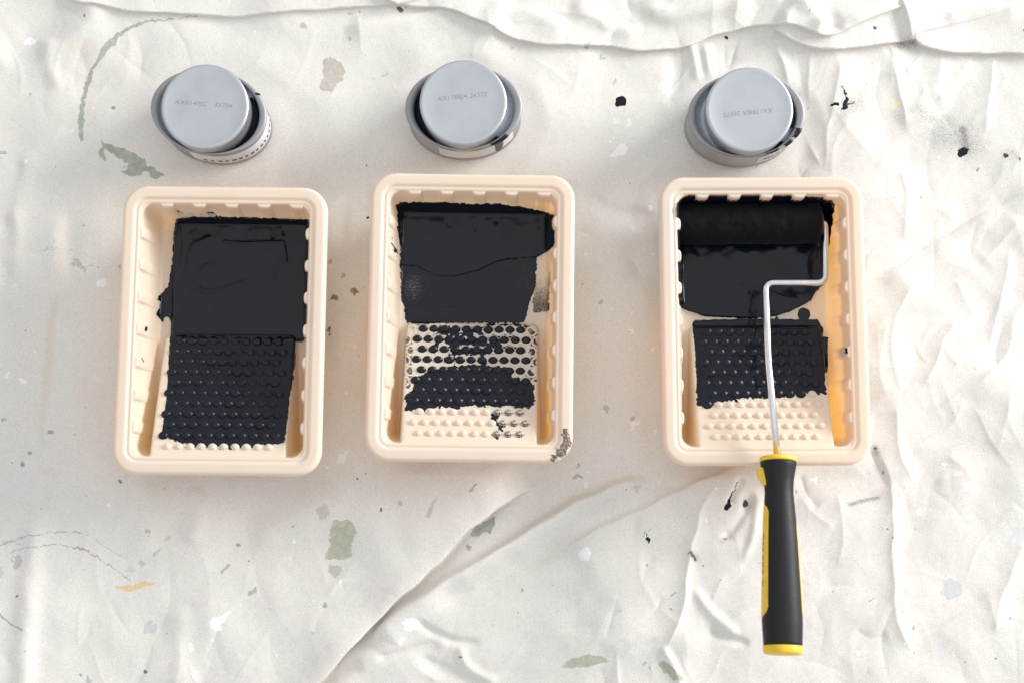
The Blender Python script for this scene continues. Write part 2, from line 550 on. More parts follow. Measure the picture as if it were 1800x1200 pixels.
# the big diagonal fold at the bottom
fold([(400, 1360), (480, 1278), (552, 1200), (610, 1134), (660, 1081), (717, 1030), (777, 970), (825, 922), (885, 880), (960, 850)], 11.0, 2.5, 70, -8, True, 0.16)
fold([(650, 1142), (668, 1102), (724, 1060), (802, 1011), (890, 961), (972, 908), (1060, 865), (1150, 835)], 9.0, 28, 8, 0, False, 0.10)
fold([(406, 1365), (486, 1283), (557, 1205), (615, 1139), (665, 1086), (722, 1035), (782, 975), (830, 927), (888, 884), (950, 856)], -11, 17, 3.5, 0, True, 0.2)
fold([(750, 1072), (800, 1045), (880, 1010), (960, 975), (1040, 935)], -3.6, 15, 24)
fold([(985, 968), (1060, 925), (1130, 892), (1210, 855), (1310, 815)], 5.5, 70, 8, 0, True, 0.12)
fold([(735, 1080), (745, 1100), (790, 1122), (850, 1132)], -2.2, 9, 7)
fold([(655, 1155), (720, 1142), (780, 1127)], -1.8, 10, 7)
fold([(810, 1130), (815, 1160), (840, 1185), (880, 1200)], 2.2, 8, 8)
fold([(730, 1150), (800, 1180), (860, 1215)], -1.6, 12, 9)
fold([(560, 1215), (600, 1180), (640, 1165)], -2.5, 12, 12)
# between the big fold and the roller handle
fold([(1262, 838), (1235, 880), (1220, 940), (1205, 1010), (1195, 1080), (1165, 1150)], 3.0, 16, 10, 0, True)
fold([(1302, 836), (1292, 860), (1276, 885)], -2.6, 5, 9)
fold([(1322, 860), (1315, 890), (1290, 925), (1262, 945)], -2.2, 9, 7)
fold([(1318, 850), (1330, 900), (1318, 960), (1300, 990)], 1.8, 8, 8)
fold([(1215, 1030), (1250, 1080), (1300, 1120)], 2.0, 9, 9)
fold([(1240, 1105), (1285, 1122), (1320, 1130)], -1.6, 8, 6)
fold([(1160, 1130), (1180, 1170), (1200, 1210)], 2.0, 8, 8)
fold([(1050, 1150), (1150, 1120), (1250, 1140)], 1.2, 25, 25)
# left side
fold([(128, 345), (118, 420), (108, 500), (98, 570), (88, 700), (78, 830)], -2.8, 9, 22)
fold([(110, 370), (95, 430), (112, 500), (95, 545)], 1.6, 18, 10)
fold([(84, 815), (66, 940), (54, 1050), (38, 1230)], 3.2, 20, 17, 0, False, 0.06)
fold([(62, 250), (38, 330), (24, 420), (18, 500)], 2.0, 12, 16)
fold([(8, 370), (20, 430), (2, 520)], -1.6, 12, 10)
fold([(140, -10), (80, 45), (-10, 92)], -3.2, 26, 34)
fold([(170, -10), (150, 40), (60, 100)], 1.8, 28, 20)
fold([(90, 60), (80, 110), (110, 160)], 1.2, 14, 14)
fold([(40, 280), (28, 380)], -1.0, 12, 12)
fold([(340, 850), (350, 905), (330, 960)], 1.5, 20, 14)
fold([(270, 840), (255, 900), (250, 990)], 1.2, 24, 20)
fold([(480, 860), (430, 930), (330, 1060), (310, 1210)], -1.6, 34, 30)
fold([(640, 835), (560, 890), (440, 960)], 2.0, 30, 26)
fold([(320, 1060), (315, 1130), (325, 1220)], 1.6, 22, 18)
fold([(900, 835), (800, 900), (700, 960)], 1.2, 30, 30)
# soft waves around the trays
fold([(1020, 340), (1070, 365), (1130, 372)], -1.6, 18, 12)
fold([(1130, 300), (1150, 330), (1140, 380)], 2.2, 20, 18)
fold([(1110, 420), (1115, 480), (1090, 520)], -1.4, 14, 14)
fold([(1000, 450), (1060, 480), (1130, 500)], 1.2, 20, 16)
fold([(1180, 60), (1190, 150), (1200, 260)], -1.2, 14, 14)
fold([(560, 420), (600, 440), (640, 430)], 1.6, 20, 22)
fold([(570, 640), (600, 660), (640, 650)], -1.4, 20, 16)

def creases(n, x0, x1, y0, y1, ang, spread, hmin, hmax, lmin, lmax, seed):
    R = np.random.default_rng(seed)
    for _ in range(n):
        cx_, cy_ = R.uniform(x0, x1), R.uniform(y0, y1)
        a_ = math.radians(ang + R.normal() * spread); L_ = R.uniform(lmin, lmax); kink = R.normal() * L_ * .10
        dx_, dy_ = math.cos(a_) * L_ / 2, math.sin(a_) * L_ / 2
        pts = [(cx_ - dx_, cy_ - dy_), (cx_ - dy_ / L_ * 2 * kink, cy_ + dx_ / L_ * 2 * kink), (cx_ + dx_, cy_ + dy_)]
        h_ = R.uniform(hmin, hmax) * (1 if R.random() < .62 else -1)
        w_ = R.uniform(7, 18) * (L_ / 120) ** .5
        fold(pts, h_, w_ * R.uniform(.5, 1.8), w_ * R.uniform(.5, 1.8), 0, True, .38)


creases(70, 1480, 1830, 90, 800, 115, 35, .5, 1.5, 60, 190, 11)
creases(45, 1400, 1830, 780, 1230, 100, 45, .4, 1.2, 60, 180, 12)
creases(40, 1050, 1420, 830, 1230, 105, 35, .3, .9, 60, 170, 13)
creases(30, 560, 1100, 1000, 1230, 150, 40, .3, .8, 60, 160, 14)
creases(34, 0, 560, 820, 1230, 105, 25, .3, .8, 80, 220, 15)
creases(26, 0, 230, 60, 820, 95, 25, .3, .8, 80, 200, 16)
creases(30, 230, 1200, 20, 330, 100, 40, .25, .7, 60, 160, 17)
creases(40, 760, 1600, -20, 75, 160, 35, .6, 1.6, 50, 150, 18)
creases(18, 560, 660, 330, 850, 90, 40, .25, .6, 50, 120, 19)
creases(22, 1010, 1170, 330, 850, 90, 40, .25, .7, 50, 140, 20)
creases(24, 1180, 1560, 60, 310, 95, 22, .5, 1.3, 70, 170, 21)

crump = 0.35 + 0.9 * sstep(1150, 1600, GX) + 0.25 * sstep(900, 1100, GY)
H += noise(GX, GY, 260, 1) * 1.4 + noise(GX, GY, 110, 2) * 0.55
H += crump * (noise(GX, GY, 60, 3) * 0.10 + (0.5 - np.abs(noise(GX, GY, 150, 5))) * 0.25)
H += noise(GX, GY, 18, 4) * 0.03

# flat where things stand
W0 = at(GX, GY, 0.0)
flat = np.ones_like(GX)
for cx, cy, rot in TRAYS:
    r = math.radians(rot)
    dx, dy = W0[..., 0] * 1000 - cx, W0[..., 1] * 1000 - cy
    lx = dx * math.cos(r) + dy * math.sin(r); ly = -dx * math.sin(r) + dy * math.cos(r)
    q = np.maximum(np.abs(lx) - 56, np.abs(ly) - 85)
    flat *= sstep(0, 22, q)
for px, py, rot in CANS:
    p = at(px, py) * 1000
    flat *= sstep(38, 62, np.hypot(W0[..., 0] * 1000 - p[0], (W0[..., 1] * 1000 - p[1]) * 1.2))
H = (H + 1.0) * flat - 1.0 * (1 - 0)
H = np.where(flat < 1e-3, np.minimum(H, -0.2), H)
H = H + 1.0 * (1 - flat)
H = np.maximum(H, -9)
H = H * flat + (-0.15) * (1 - flat)

V = at(GX + SX, GY + SY, 0.0)
V[..., 2] += H * MM

# --- dried paint and dirt on the canvas
ST = np.zeros(GX.shape + (4,), np.float32); SMU = np.zeros(GX.shape, np.float32)
GREEN, GREY, OLIVE, BLK, WHT = lin(151, 158, 143), lin(172, 170, 166), lin(160, 160, 140), (0.012, 0.012, 0.018), (0.88, 0.88, 0.87)
TAUPE, LILAC, OCHRE, CREAM, DARK = lin(176, 168, 158), lin(190, 185, 190), lin(214, 186, 130), (0.86, 0.83, 0.74), lin(70, 72, 78)


def stain(sdf_fn, bbox, col, soft=3.0, rough=1.2, mx=1.0):
    i0, i1 = np.searchsorted(xs, [bbox[0], bbox[2]]); j0, j1 = np.searchsorted(ys, [bbox[1], bbox[3]])
    x, y = GX[j0:j1, i0:i1], GY[j0:j1, i0:i1]
    if x.size == 0: return
    s = sdf_fn(x + noise(x, y, 9, 31) * rough, y + noise(x, y, 9, 32) * rough)
    a = np.clip(0.5 + s / (2 * soft), 0, 1) * mx
    sub = ST[j0:j1, i0:i1]; k = a > np.maximum(sub[..., 3], 0.02)
    if 0.05 < max(col) < 0.72: col = tuple(min(c * 1.12, 0.8) for c in col)
    sub[..., :3][k] = col
    sub[..., 3] = np.maximum(sub[..., 3], a)


def spoly(pts, col, **k):
    P = np.array(pts); b = (P[:, 0].min() - 12, P[:, 1].min() - 12, P[:, 0].max() + 12, P[:, 1].max() + 12)
    stain(lambda x, y: poly_sdf(pts, x, y), b, col, **k)


def sline(pts, r, col, **k):
    P = np.array(pts); m = np.max(r) + 12
    stain(lambda x, y: line_sdf(pts, r, x, y), (P[:, 0].min() - m, P[:, 1].min() - m, P[:, 0].max() + m, P[:, 1].max() + m), col, **k)


def sdot(x0, y0, r, col, e=1.0, **k):
    if r > 4 and max(col) > 0.05: k.setdefault('rough', 2.4)
    stain(lambda x, y: r - np.hypot(x - x0, (y - y0) * e), (x0 - r - 10, y0 - r * 2 - 10, x0 + r + 10, y0 + r * 2 + 10), col, **k)


sline([(143, 247), (141, 225), (144, 190), (150, 155), (160, 125), (176, 98), (190, 78), (205, 62), (228, 47), (258, 36), (300, 32), (345, 27)],
      [2.5, 4, 4, 3.6, 3, 3.4, 6.5, 3.4, 2.6, 2.0, 1.3, 0.8], GREEN, soft=2)
spoly([(181, 247), (186, 253), (205, 257), (230, 268), (250, 278), (258, 290), (272, 297), (292, 309), (281, 312), (272, 318), (265, 314), (262, 306), (250, 300), (246, 310), (232, 312), (212, 303), (222, 298), (226, 290), (210, 278), (192, 268), (182, 260), (188, 278), (184, 285), (175, 275), (174, 264), (179, 260)], GREEN, soft=2)
spoly([(568, 103), (580, 100), (588, 104), (600, 112), (607, 125), (603, 140), (590, 150), (586, 162), (565, 160), (561, 148), (569, 135), (566, 120)], TAUPE, soft=3)
spoly([(580, 925), (592, 914), (612, 913), (625, 922), (627, 935), (618, 950), (617, 975), (612, 983), (570, 982), (575, 965), (582, 955), (577, 940)], lin(170, 172, 150), soft=3)
spoly([(578, 993), (603, 994), (600, 1008), (590, 1016), (579, 1008)], lin(178, 178, 160), soft=3)
spoly([(559, 893), (567, 886), (574, 888), (580, 897), (575, 915), (564, 913), (557, 905)], lin(185, 184, 172), soft=4)
spoly([(825, 938), (836, 922), (855, 915), (869, 904), (872, 908), (864, 936), (848, 935), (838, 944), (828, 944)], GREEN, soft=2)
spoly([(820, 955), (827, 959), (826, 968), (817, 964)], GREEN, soft=2)
spoly([(985, 1172), (1000, 1160), (1030, 1150), (1050, 1152), (1072, 1160), (1040, 1170), (1015, 1174)], lin(168, 170, 150), soft=3)
spoly([(1155, 1163), (1165, 1160), (1185, 1175), (1205, 1195), (1185, 1193), (1165, 1180)], lin(165, 166, 146), soft=2)
sdot(1140, 1170, 5, GREY)
sline([(203, 1031), (225, 1034), (240, 1030), (255, 1025), (270, 1026)], [2, 5, 5, 4, 1.5], OCHRE, soft=3)
sline([(165, 1045), (200, 1032)], 1.0, OCHRE, soft=3, mx=.6)
sline([(0, 957), (40, 945), (90, 935), (135, 933), (165, 945), (195, 968), (222, 981)], [.9, 1.2, 1.2, 1.0, .8, 1.1, .8], lin(165, 172, 170), soft=1.6)
sline([(0, 976), (50, 962), (100, 956), (150, 965), (190, 992), (230, 1022)], [.8, 1.2, 1.3, 1.3, 1.4, 1.2], lin(160, 168, 166), soft=1.6)
sline([(0, 950), (25, 953), (40, 958)], 1.0, GREY, soft=1.6)
sline([(2, 1080), (15, 1092), (40, 1107)], [2.5, 1.4, 2], lin(150, 160, 160), soft=1.6)
spoly([(370, 1090), (378, 1083), (390, 1082), (402, 1074), (406, 1078), (393, 1092), (388, 1106), (376, 1108), (369, 1100)], (0.93, 0.94, 0.94), soft=2)
spoly([(333, 1130), (338, 1127), (343, 1140), (339, 1146), (331, 1145)], CREAM, soft=2)
sdot(1673, 1033, 19, lin(190, 190, 190), soft=2)
sdot(1792, 940, 14, lin(200, 200, 200), soft=3)
sdot(1653, 1140, 8, lin(205, 205, 208), soft=3)
sdot(263, 1103, 11, LILAC, soft=3)
sdot(1092, 177, 9.5, BLK, soft=1.2, rough=.5)
sdot(1086, 182, 5, BLK, soft=1.2, rough=.5)
spoly([(1069, 275), (1078, 268), (1088, 256), (1098, 252), (1104, 262), (1098, 272), (1086, 273), (1078, 279)], (0.86, 0.875, 0.84), soft=2)
sdot(1105, 215, 5, CREAM, .6, soft=2); sdot(1085, 212, 6, CREAM, soft=4, mx=.8)
spoly([(1474, 196), (1480, 182), (1484, 170), (1488, 176), (1489, 188), (1482, 196)], BLK, soft=1.2)
sline([(1484, 168), (1478, 155)], 1.6, BLK, soft=1.4); sline([(1460, 188), (1468, 186)], [2.4, 3], BLK, soft=1.4)
sline([(1488, 188), (1500, 182)], [1.5, 2.2], DARK, soft=2)
spoly([(1684, 262), (1696, 257), (1706, 262), (1702, 273), (1692, 276), (1685, 269)], BLK, soft=1.2)
sdot(1769, 274, 5, lin(60, 70, 75), soft=1.6); sdot(1790, 280, 3, DARK); sdot(1721, 297, 2, DARK); sdot(1798, 55, 4, DARK)
sdot(1278, 63, 3.2, lin(60, 60, 80), soft=1.2); sdot(1302, 106, 8, lin(202, 202, 204), soft=3)
spoly([(697, 8), (706, 9), (709, 16), (702, 20), (697, 15)], DARK, soft=1.4); sdot(714, 10, 1.5, DARK)
sdot(1032, 78, 6, lin(175, 175, 165)); sdot(1060, 101, 5, lin(180, 180, 172)); sdot(1081, 139, 5, lin(185, 185, 172))
sdot(899, 84, 4, lin(185, 182, 178)); sdot(631, 23, 4, GREY); sdot(615, 23, 3, GREY); sdot(614, 68, 4, GREY); sdot(676, 132, 4.5, lin(190, 186, 184)); sdot(656, 138, 3, LILAC)
sdot(534, 46, 5, GREY); sdot(200, 190, 3.5, lin(130, 130, 130)); sdot(4, 272, 6, GREY); sdot(1574, 185, 6, lin(235, 232, 160), soft=3)
sdot(1510, 3, 9, lin(225, 220, 235), soft=4); sdot(1536, 52, 3, DARK)
sdot(33, 985, 9, lin(180, 178, 172), soft=2); sdot(2, 1005, 9, LILAC, soft=3); sdot(261, 935, 4.5, lin(170, 168, 160)); sdot(249, 990, 6.5, lin(185, 182, 176)); sdot(229, 1002, 6.5, lin(196, 194, 190))
sline([(271, 976), (278, 966)], 2.5, lin(180, 178, 170)); sdot(295, 945, 6, lin(195, 188, 184), soft=4)
sdot(418, 959, 3.8, lin(140, 142, 132)); sline([(389, 1005), (401, 992)], 3, lin(165, 166, 152)); sline([(440, 1042), (450, 1036)], 3.4, lin(165, 166, 156))
sdot(572, 1063, 3.6, lin(150, 148, 146)); sdot(551, 1110, 4, lin(190, 188, 188)); sdot(210, 846, 3.5, lin(120, 125, 125)); sdot(39, 816, 4, lin(140, 140, 138)); sdot(22, 813, 2, lin(130, 130, 130))
sdot(32, 1046, 2.4, lin(110, 112, 115)); sdot(256, 1180, 3, lin(90, 95, 105)); sdot(290, 857, 2, lin(120, 125, 130)); sdot(344, 1183, 5, (0.9, 0.91, 0.92)); sdot(191, 890, 3.5, WHT)
sdot(155, 1195, 5, lin(165, 172, 172), .6); sdot(1100, 860, 2, DARK); sdot(705, 884, 6.5, lin(178, 172, 158)); sdot(643, 834, 2.5, lin(140, 138, 136))
sline([(770, 870), (760, 890), (755, 905)], [1.2, 2, 5], lin(186, 180, 172), soft=2.4); sline([(825, 862), (838, 851)], [2, 1.4], lin(160, 158, 152), soft=1.6)
sdot(1117, 856, 7, lin(190, 184, 170), soft=3); sdot(1016, 817, 5.5, lin(168, 172, 156), soft=2); sline([(1008, 838), (1016, 834), (1024, 840)], 2.5, lin(165, 162, 158), soft=2)
sdot(1034, 852, 5, CREAM, .7); sdot(1027, 975, 11, (0.88, 0.89, 0.90), soft=4); sdot(1089, 1073, 4, lin(185, 185, 185)); sdot(810, 1152, 2.6, DARK)
sdot(722, 1095, 12, (0.88, 0.88, 0.89), soft=5); sdot(705, 1128, 5, WHT, .6); sdot(598, 925, 4, (0.93, .93, .92)); sdot(600, 1021, 4, WHT)
spoly([(1270, 893), (1275, 880), (1283, 870), (1284, 880), (1280, 897)], BLK, soft=1.4); sline([(1283, 872), (1298, 846)], [1.8, .8], lin(70, 60, 75), soft=1.6)
spoly([(1132, 944), (1138, 940), (1143, 948), (1139, 954)], (0.02, 0.018, 0.03), soft=1.4); sline([(1130, 940), (1146, 928)], .9, DARK, soft=1.6)
sdot(1310, 884, 4, lin(60, 62, 62), .5, soft=3); sdot(1273, 948, 3, lin(120, 120, 118), soft=3); sline([(1213, 970), (1222, 982)], [3, 1.5], lin(85, 85, 86), soft=3); sdot(1234, 993, 2, DARK, soft=2)
sline([(1178, 1045), (1184, 1041)], 1.6, lin(100, 105, 115)); sdot(1180, 1070, 2.2, lin(90, 92, 100))
sdot(1562, 928, 3, lin(120, 120, 112)); sdot(1546, 1047, 5.5, lin(205, 206, 206)); sline([(1528, 1056), (1542, 1048)], 1.2, GREY)
sline([(1526, 1172), (1522, 1180), (1530, 1184)], 2.0, lin(206, 190, 150), soft=2.4); sdot(1605, 1103, 3.5, lin(150, 148, 142)); sdot(1540, 787, 4, lin(90, 90, 92), 1.6, soft=2)
sdot(1777, 1086, 2.5, lin(140, 136, 132)); sdot(1660, 815, 8, (0.93, 0.93, 0.93), 1.3); sdot(1617, 895, 5, (0.93, 0.93, 0.93), .7); sdot(1710, 908, 5, (0.92, 0.92, 0.92)); sdot(1430, 841, 6, (0.93, 0.93, 0.93)); sdot(1703, 855, 8, (.86, .86, .87), soft=4)
sdot(1510, 1148, 4, WHT); sdot(1293, 1133, 4, WHT); sdot(1240, 913, 3, WHT)
# between the trays
for x, y, r, c in [(581, 460, 4, TAUPE), (603, 484, 4, lin(172, 160, 130)), (622, 512, 7, lin(130, 122, 90)), (587, 524, 6, lin(110, 104, 100)), (577, 583, 5, lin(110, 108, 112)), (571, 581, 3, lin(120, 112, 106)),
                   (646, 383, 3.5, BLK), (624, 608, 3.5, CREAM), (599, 624, 2.5, CREAM), (606, 688, 2.5, WHT), (600, 805, 9, (0.85, .83, .79)), (575, 820, 3, WHT), (563, 700, 4, lin(150, 140, 128)), (628, 840, 2, DARK),
                   (1110, 400, 5, (0.82, 0.80, 0.72)), (1029, 447, 3.6, (0.85, 0.83, .78)), (1148, 447, 3, CREAM), (1110, 582, 4.5, (0.86, 0.84, 0.8)), (1147, 615, 4, CREAM), (1124, 603, 2.5, CREAM), (1111, 553, 2.5, CREAM), (1106, 492, 2, CREAM),
                   (1056, 531, 4, lin(172, 164, 152)), (1065, 718, 5, lin(176, 168, 156)), (1115, 745, 8, CREAM), (1113, 735, 5, lin(176, 166, 150)), (1152, 757, 4, CREAM), (1077, 546, 2, CREAM), (1039, 647, 2, CREAM),
                   (135, 462, 8, lin(186, 180, 170)), (147, 473, 5, lin(190, 184, 176)), (178, 499, 8, (0.86, .86, .85)), (213, 470, 4, TAUPE), (39, 669, 5, WHT), (15, 660, 5, WHT), (89, 758, 4.5, lin(160, 156, 148)), (82, 697, 1.8, DARK), (53, 796, 3, lin(140, 140, 138)),
                   (153, 715, 2.4, GREY), (205, 730, 2, DARK), (148, 397, 2.6, GREY), (8, 736, 4, lin(165, 165, 160)), (83, 439, 3, lin(190, 184, 170)), (95, 424, 2.5, lin(192, 184, 166)), (44, 582, 2.6, GREY), (61, 617, 2, WHT), (48, 70, 9, (.9, .91, .91)), (147, 82, 6, lin(226, 212, 186)), (122, 80, 4, lin(228, 216, 192)), (164, 190, 3, WHT), (48, 285, 3.5, WHT), (643, 290, 1.8, DARK)]:
    sdot(x, y, r, c, soft=2)
sline([(75, 440), (125, 438), (190, 465)], [1.2, .8, .6], lin(190, 186, 176), soft=1.8)
# fine spatter
for i in range(620):
    x0, y0 = rng.uniform(-30, 1830), rng.uniform(-30, 1230)
    k = rng.random()
    r = 0.9 + rng.exponential(0.75)
    c = WHT if k < .45 else CREAM if k < .55 else lin(150, 150, 148) if k < .82 else lin(196, 190, 182) if k < .95 else lin(90, 92, 98)
    sdot(x0, y0, min(r, 4.2), c, rng.uniform(0.6, 1.5), soft=1.4, rough=.8, mx=rng.uniform(.62, 1))
# sooty brush smudges
def smudge(pts, r, amt):
    P = np.array(pts); m = np.max(r) * 2.2
    i0, i1 = np.searchsorted(xs, [P[:, 0].min() - m, P[:, 0].max() + m]); j0, j1 = np.searchsorted(ys, [P[:, 1].min() - m, P[:, 1].max() + m])
    s = line_sdf(pts, 0.0, GX[j0:j1, i0:i1], GY[j0:j1, i0:i1])
    SMU[j0:j1, i0:i1] = np.maximum(SMU[j0:j1, i0:i1], amt * np.exp(-(s / r) ** 2))
smudge([(1600, 195), (1615, 190)], 12, .55); smudge([(1660, 230), (1700, 252)], 36, .60); smudge([(1610, 192), (1650, 215)], 16, .5); smudge([(1692, 228), (1700, 262)], 11, .85); smudge([(1695, 245), (1697, 240)], 10, .85)
smudge([(1585, 78), (1605, 74)], 18, .75); smudge([(1482, 200), (1495, 185)], 20, .6); smudge([(1768, 272), (1775, 270)], 12, .5)
smudge([(1495, 886), (1515, 880), (1545, 874)], 5, .8); smudge([(1570, 200), (1590, 230)], 10, .4); smudge([(1310, 880), (1312, 890)], 9, .7)
smudge([(1215, 972), (1225, 982)], 9, .6); smudge([(1270, 948), (1290, 942)], 6, .5); smudge([(1655, 238), (1665, 245)], 14, .6)
smudge([(1538, 785), (1543, 795)], 7, .7); smudge([(1785, 272), (1792, 282)], 9, .45); smudge([(1400, 165), (1408, 168)], 6, .4)

me, used = grid_mesh('drop_cloth', V, None, M_CLOTH, flip=True)
add_attr(me, 'stain', 'FLOAT_COLOR', ST.reshape(-1, 4)[used])
add_attr(me, 'smudge', 'FLOAT', SMU.reshape(-1)[used])
cloth = link('drop_cloth', me)
tag(cloth, 'creased off-white canvas drop cloth spattered with dried paint', None, None, 'structure')

# ------------------------------------------------------------------ trays
TW, TL, TZ = 139.0, 196.0, 45.0         # outer size and rim height, mm
RES = 0.5
lx1 = np.arange(-TW / 2, TW / 2 + .01, RES); ly1 = np.arange(-TL / 2, TL / 2 + .01, RES)
LX, LY = np.meshgrid(lx1, ly1)


def rrect(x, y, hx, hy, r):
    """inside distance (positive) to a rounded rectangle"""
    qx, qy = np.abs(x) - hx + r, np.abs(y) - hy + r
    return -(np.hypot(np.maximum(qx, 0), np.maximum(qy, 0)) + np.minimum(np.maximum(qx, qy), 0) - r)


FLOOR = 4.0
RAMP_W, RAMP_Z0, RAMP_Z1 = 45.5, 9.0, 42.4
SIDE_RIBS = [66 - 22 * i for i in range(7)]
TOP_RIBS = [-40, -18, 4, 26, 48]


def ramp_plane(y):
    return RAMP_Z0 + (RAMP_Z1 - RAMP_Z0) * np.clip(-y, -5, 88) / 88.0


d_out = rrect(LX, LY, TW / 2, TL / 2, 17)
INS = 12.0
s_in = rrect(LX, LY, TW / 2 - INS, TL / 2 - INS, 9)     # distance inside the top of the wall
sideness = (np.abs(LX) - (TW / 2 - INS)) > (np.abs(LY) - (TL / 2 - INS))
rib = np.zeros_like(LX)
for v in SIDE_RIBS:
    rib = np.maximum(rib, np.where(sideness, np.clip(1 - ((LY - v) / 4.2) ** 2, 0, 1), 0))
for v in TOP_RIBS:
    rib = np.maximum(rib, np.where(~sideness & (LY > 0), np.clip(1 - ((LX - v) / 4.6) ** 2, 0, 1), 0))
prot = 4.0 * np.sqrt(np.maximum(rib, 0)) * np.clip(1 - s_in / 6.5, 0, 1) * sstep(-1.0, 0.3, s_in)
se = s_in - prot
wall = 43.2 - 39.2 * np.clip(se / 6.6, 0, 1.0)
wall = np.where(se < 0.9, 43.2 - 1.3 * np.clip(se, 0, 1) ** 2 * 4.57, wall)
# rim profile
rp_d = np.array([0, .5, 1.2, 2.2, 3.4, 5.0, 7.0, 8.2, 9.0, 9.6, 10.4, 11.4, 12.0])
rp_z = np.array([42.2, 43.8, 44.6, 44.95, 45.0, 45.0, 45.0, 44.7, 43.7, 43.5, 43.9, 43.8, 43.3])
rimz = np.interp(d_out, rp_d, rp_z)
fl = FLOOR + 2.2 * np.exp(-np.clip(s_in - 6.0, 0, 40) / 1.6)
ramp_in = np.minimum(RAMP_W - np.abs(LX), -LY)
# round the two front corners of the ramp block
qx, qy = np.abs(LX) - RAMP_W + 4, LY + 4
ramp_in = -(np.hypot(np.maximum(qx, 0), np.maximum(qy, 0)) + np.minimum(np.maximum(qx, qy), 0) - 4)
rp = ramp_plane(LY)
ramp_z = np.where(ramp_in > 0, rp - 0.8 * np.exp(-ramp_in / 0.7), rp - 0.8 + ramp_in * 8.0)
BASE = np.where(d_out < INS, rimz, np.maximum(np.maximum(wall, fl), ramp_z))
# gentle softening
for _ in range(2):
    B2 = BASE.copy()
    B2[1:-1, 1:-1] = (BASE[1:-1, 1:-1] * 4 + BASE[:-2, 1:-1] + BASE[2:, 1:-1] + BASE[1:-1, :-2] + BASE[1:-1, 2:]) / 8
    BASE = B2
# pull border vertices of the grid onto the rounded outline
OX, OY = LX.copy(), LY.copy()
gy_, gx_ = np.gradient(d_out, RES)
out_m = d_out < 0
OX = np.where(out_m & (d_out > -1.2), LX - gx_ * d_out, OX); OY = np.where(out_m & (d_out > -1.2), LY - gy_ * d_out, OY)
TV = np.stack([OX, OY, BASE], -1) * MM
cd = lambda A: (A[:-1, :-1] + A[1:, 1:] + A[:-1, 1:] + A[1:, :-1]) / 4
cdo, cs, cri = cd(d_out), cd(s_in), cd(ramp_in)
keep_all = cdo > -0.15
is_rim = keep_all & (cdo < INS - 0.2)
is_ramp = keep_all & ~is_rim & (cd(ramp_z) >= cd(np.maximum(wall, fl)) - 0.02) & (cri > -6)
is_basin = keep_all & ~is_rim & ~is_ramp
me_basin, _u = grid_mesh('basin', TV, is_basin, M_TRAY)
me_ramp, _u = grid_mesh('ramp', TV, is_ramp, M_TRAY)


def rim_mesh():
    me_top, _u = grid_mesh('rim', TV, is_rim, M_TRAY)
    # rolled-down skirt joined to the rim top
    n = 240; a = np.linspace(0, 2 * math.pi, n, endpoint=False)
    def outline(off, z):
        hx, hy, r = TW / 2 + off, TL / 2 + off, 17 + off
        pts = []
        for cxx, cyy, a0 in ((hx - r, hy - r, 0), (-hx + r, hy - r, 90), (-hx + r, -hy + r, 180), (hx - r, -hy + r, 270)):
            for t in np.linspace(0, 90, 20):
                q = math.radians(a0 + t); pts.append((cxx + r * math.cos(q), cyy + r * math.sin(q), z))
        return np.array(pts) * MM
    V_, F_ = loft([outline(-0.35, 41.9), outline(0.05, 40.9), outline(0.15, 39.0), outline(-0.1, 35.5), outline(-0.9, 35.3), outline(-1.0, 38.5)])
    me2 = mesh_from('skirt', V_, F_)
    import bmesh
    bm = bmesh.new(); bm.from_mesh(me_top); bm.from_mesh(me2); bm.to_mesh(me_top); bm.free()
    bpy.data.meshes.remove(me2)
    me_top.polygons.foreach_set('use_smooth', np.ones(len(me_top.polygons), bool))
    return me_top


me_rim = rim_mesh()

# dome-shaped studs of the ramp
def dome(r, h, mat, name):
    rings = []
    n = 12
    a = np.linspace(0, 2 * math.pi, n, endpoint=False)
    for q in (1.12, 0.99, 0.93, 0.82, 0.66, 0.46, 0.24, 0.08):
        z = -0.25 if q > 1.05 else h * (1 - q ** 2.0) ** .72
        rings.append(np.stack([r * q * np.cos(a), r * q * np.sin(a), np.full(n, z)], -1) * MM)
    V_, F_ = loft(rings, False, True)
    return mesh_from(name, V_, F_, True, mat)


ME_STUD = dome(2.95, 1.3, M_TRAY, 'stud')
ME_STUDB = dome(3.15, 1.5, M_PAINTSOLID, 'painted_stud')
ME_STUDS = dome(2.95, 1.33, M_SMEAR, 'smeared_stud')
SLOPE = math.atan((RAMP_Z1 - RAMP_Z0) / 88.0)

Z1 = lambda pts: [(190 + x / 2.2225, 310 + y / 2.2225) for x, y in pts]
Z3 = lambda pts: [(1140 + x / 2.2225, 290 + y / 2.2225) for x, y in pts]
Z7 = lambda pts: [(690 + x / 4.8, 350 + y / 4.8) for x, y in pts]
Z8 = lambda pts: [(700 + x / 5.22, 560 + y / 5.22) for x, y in pts]

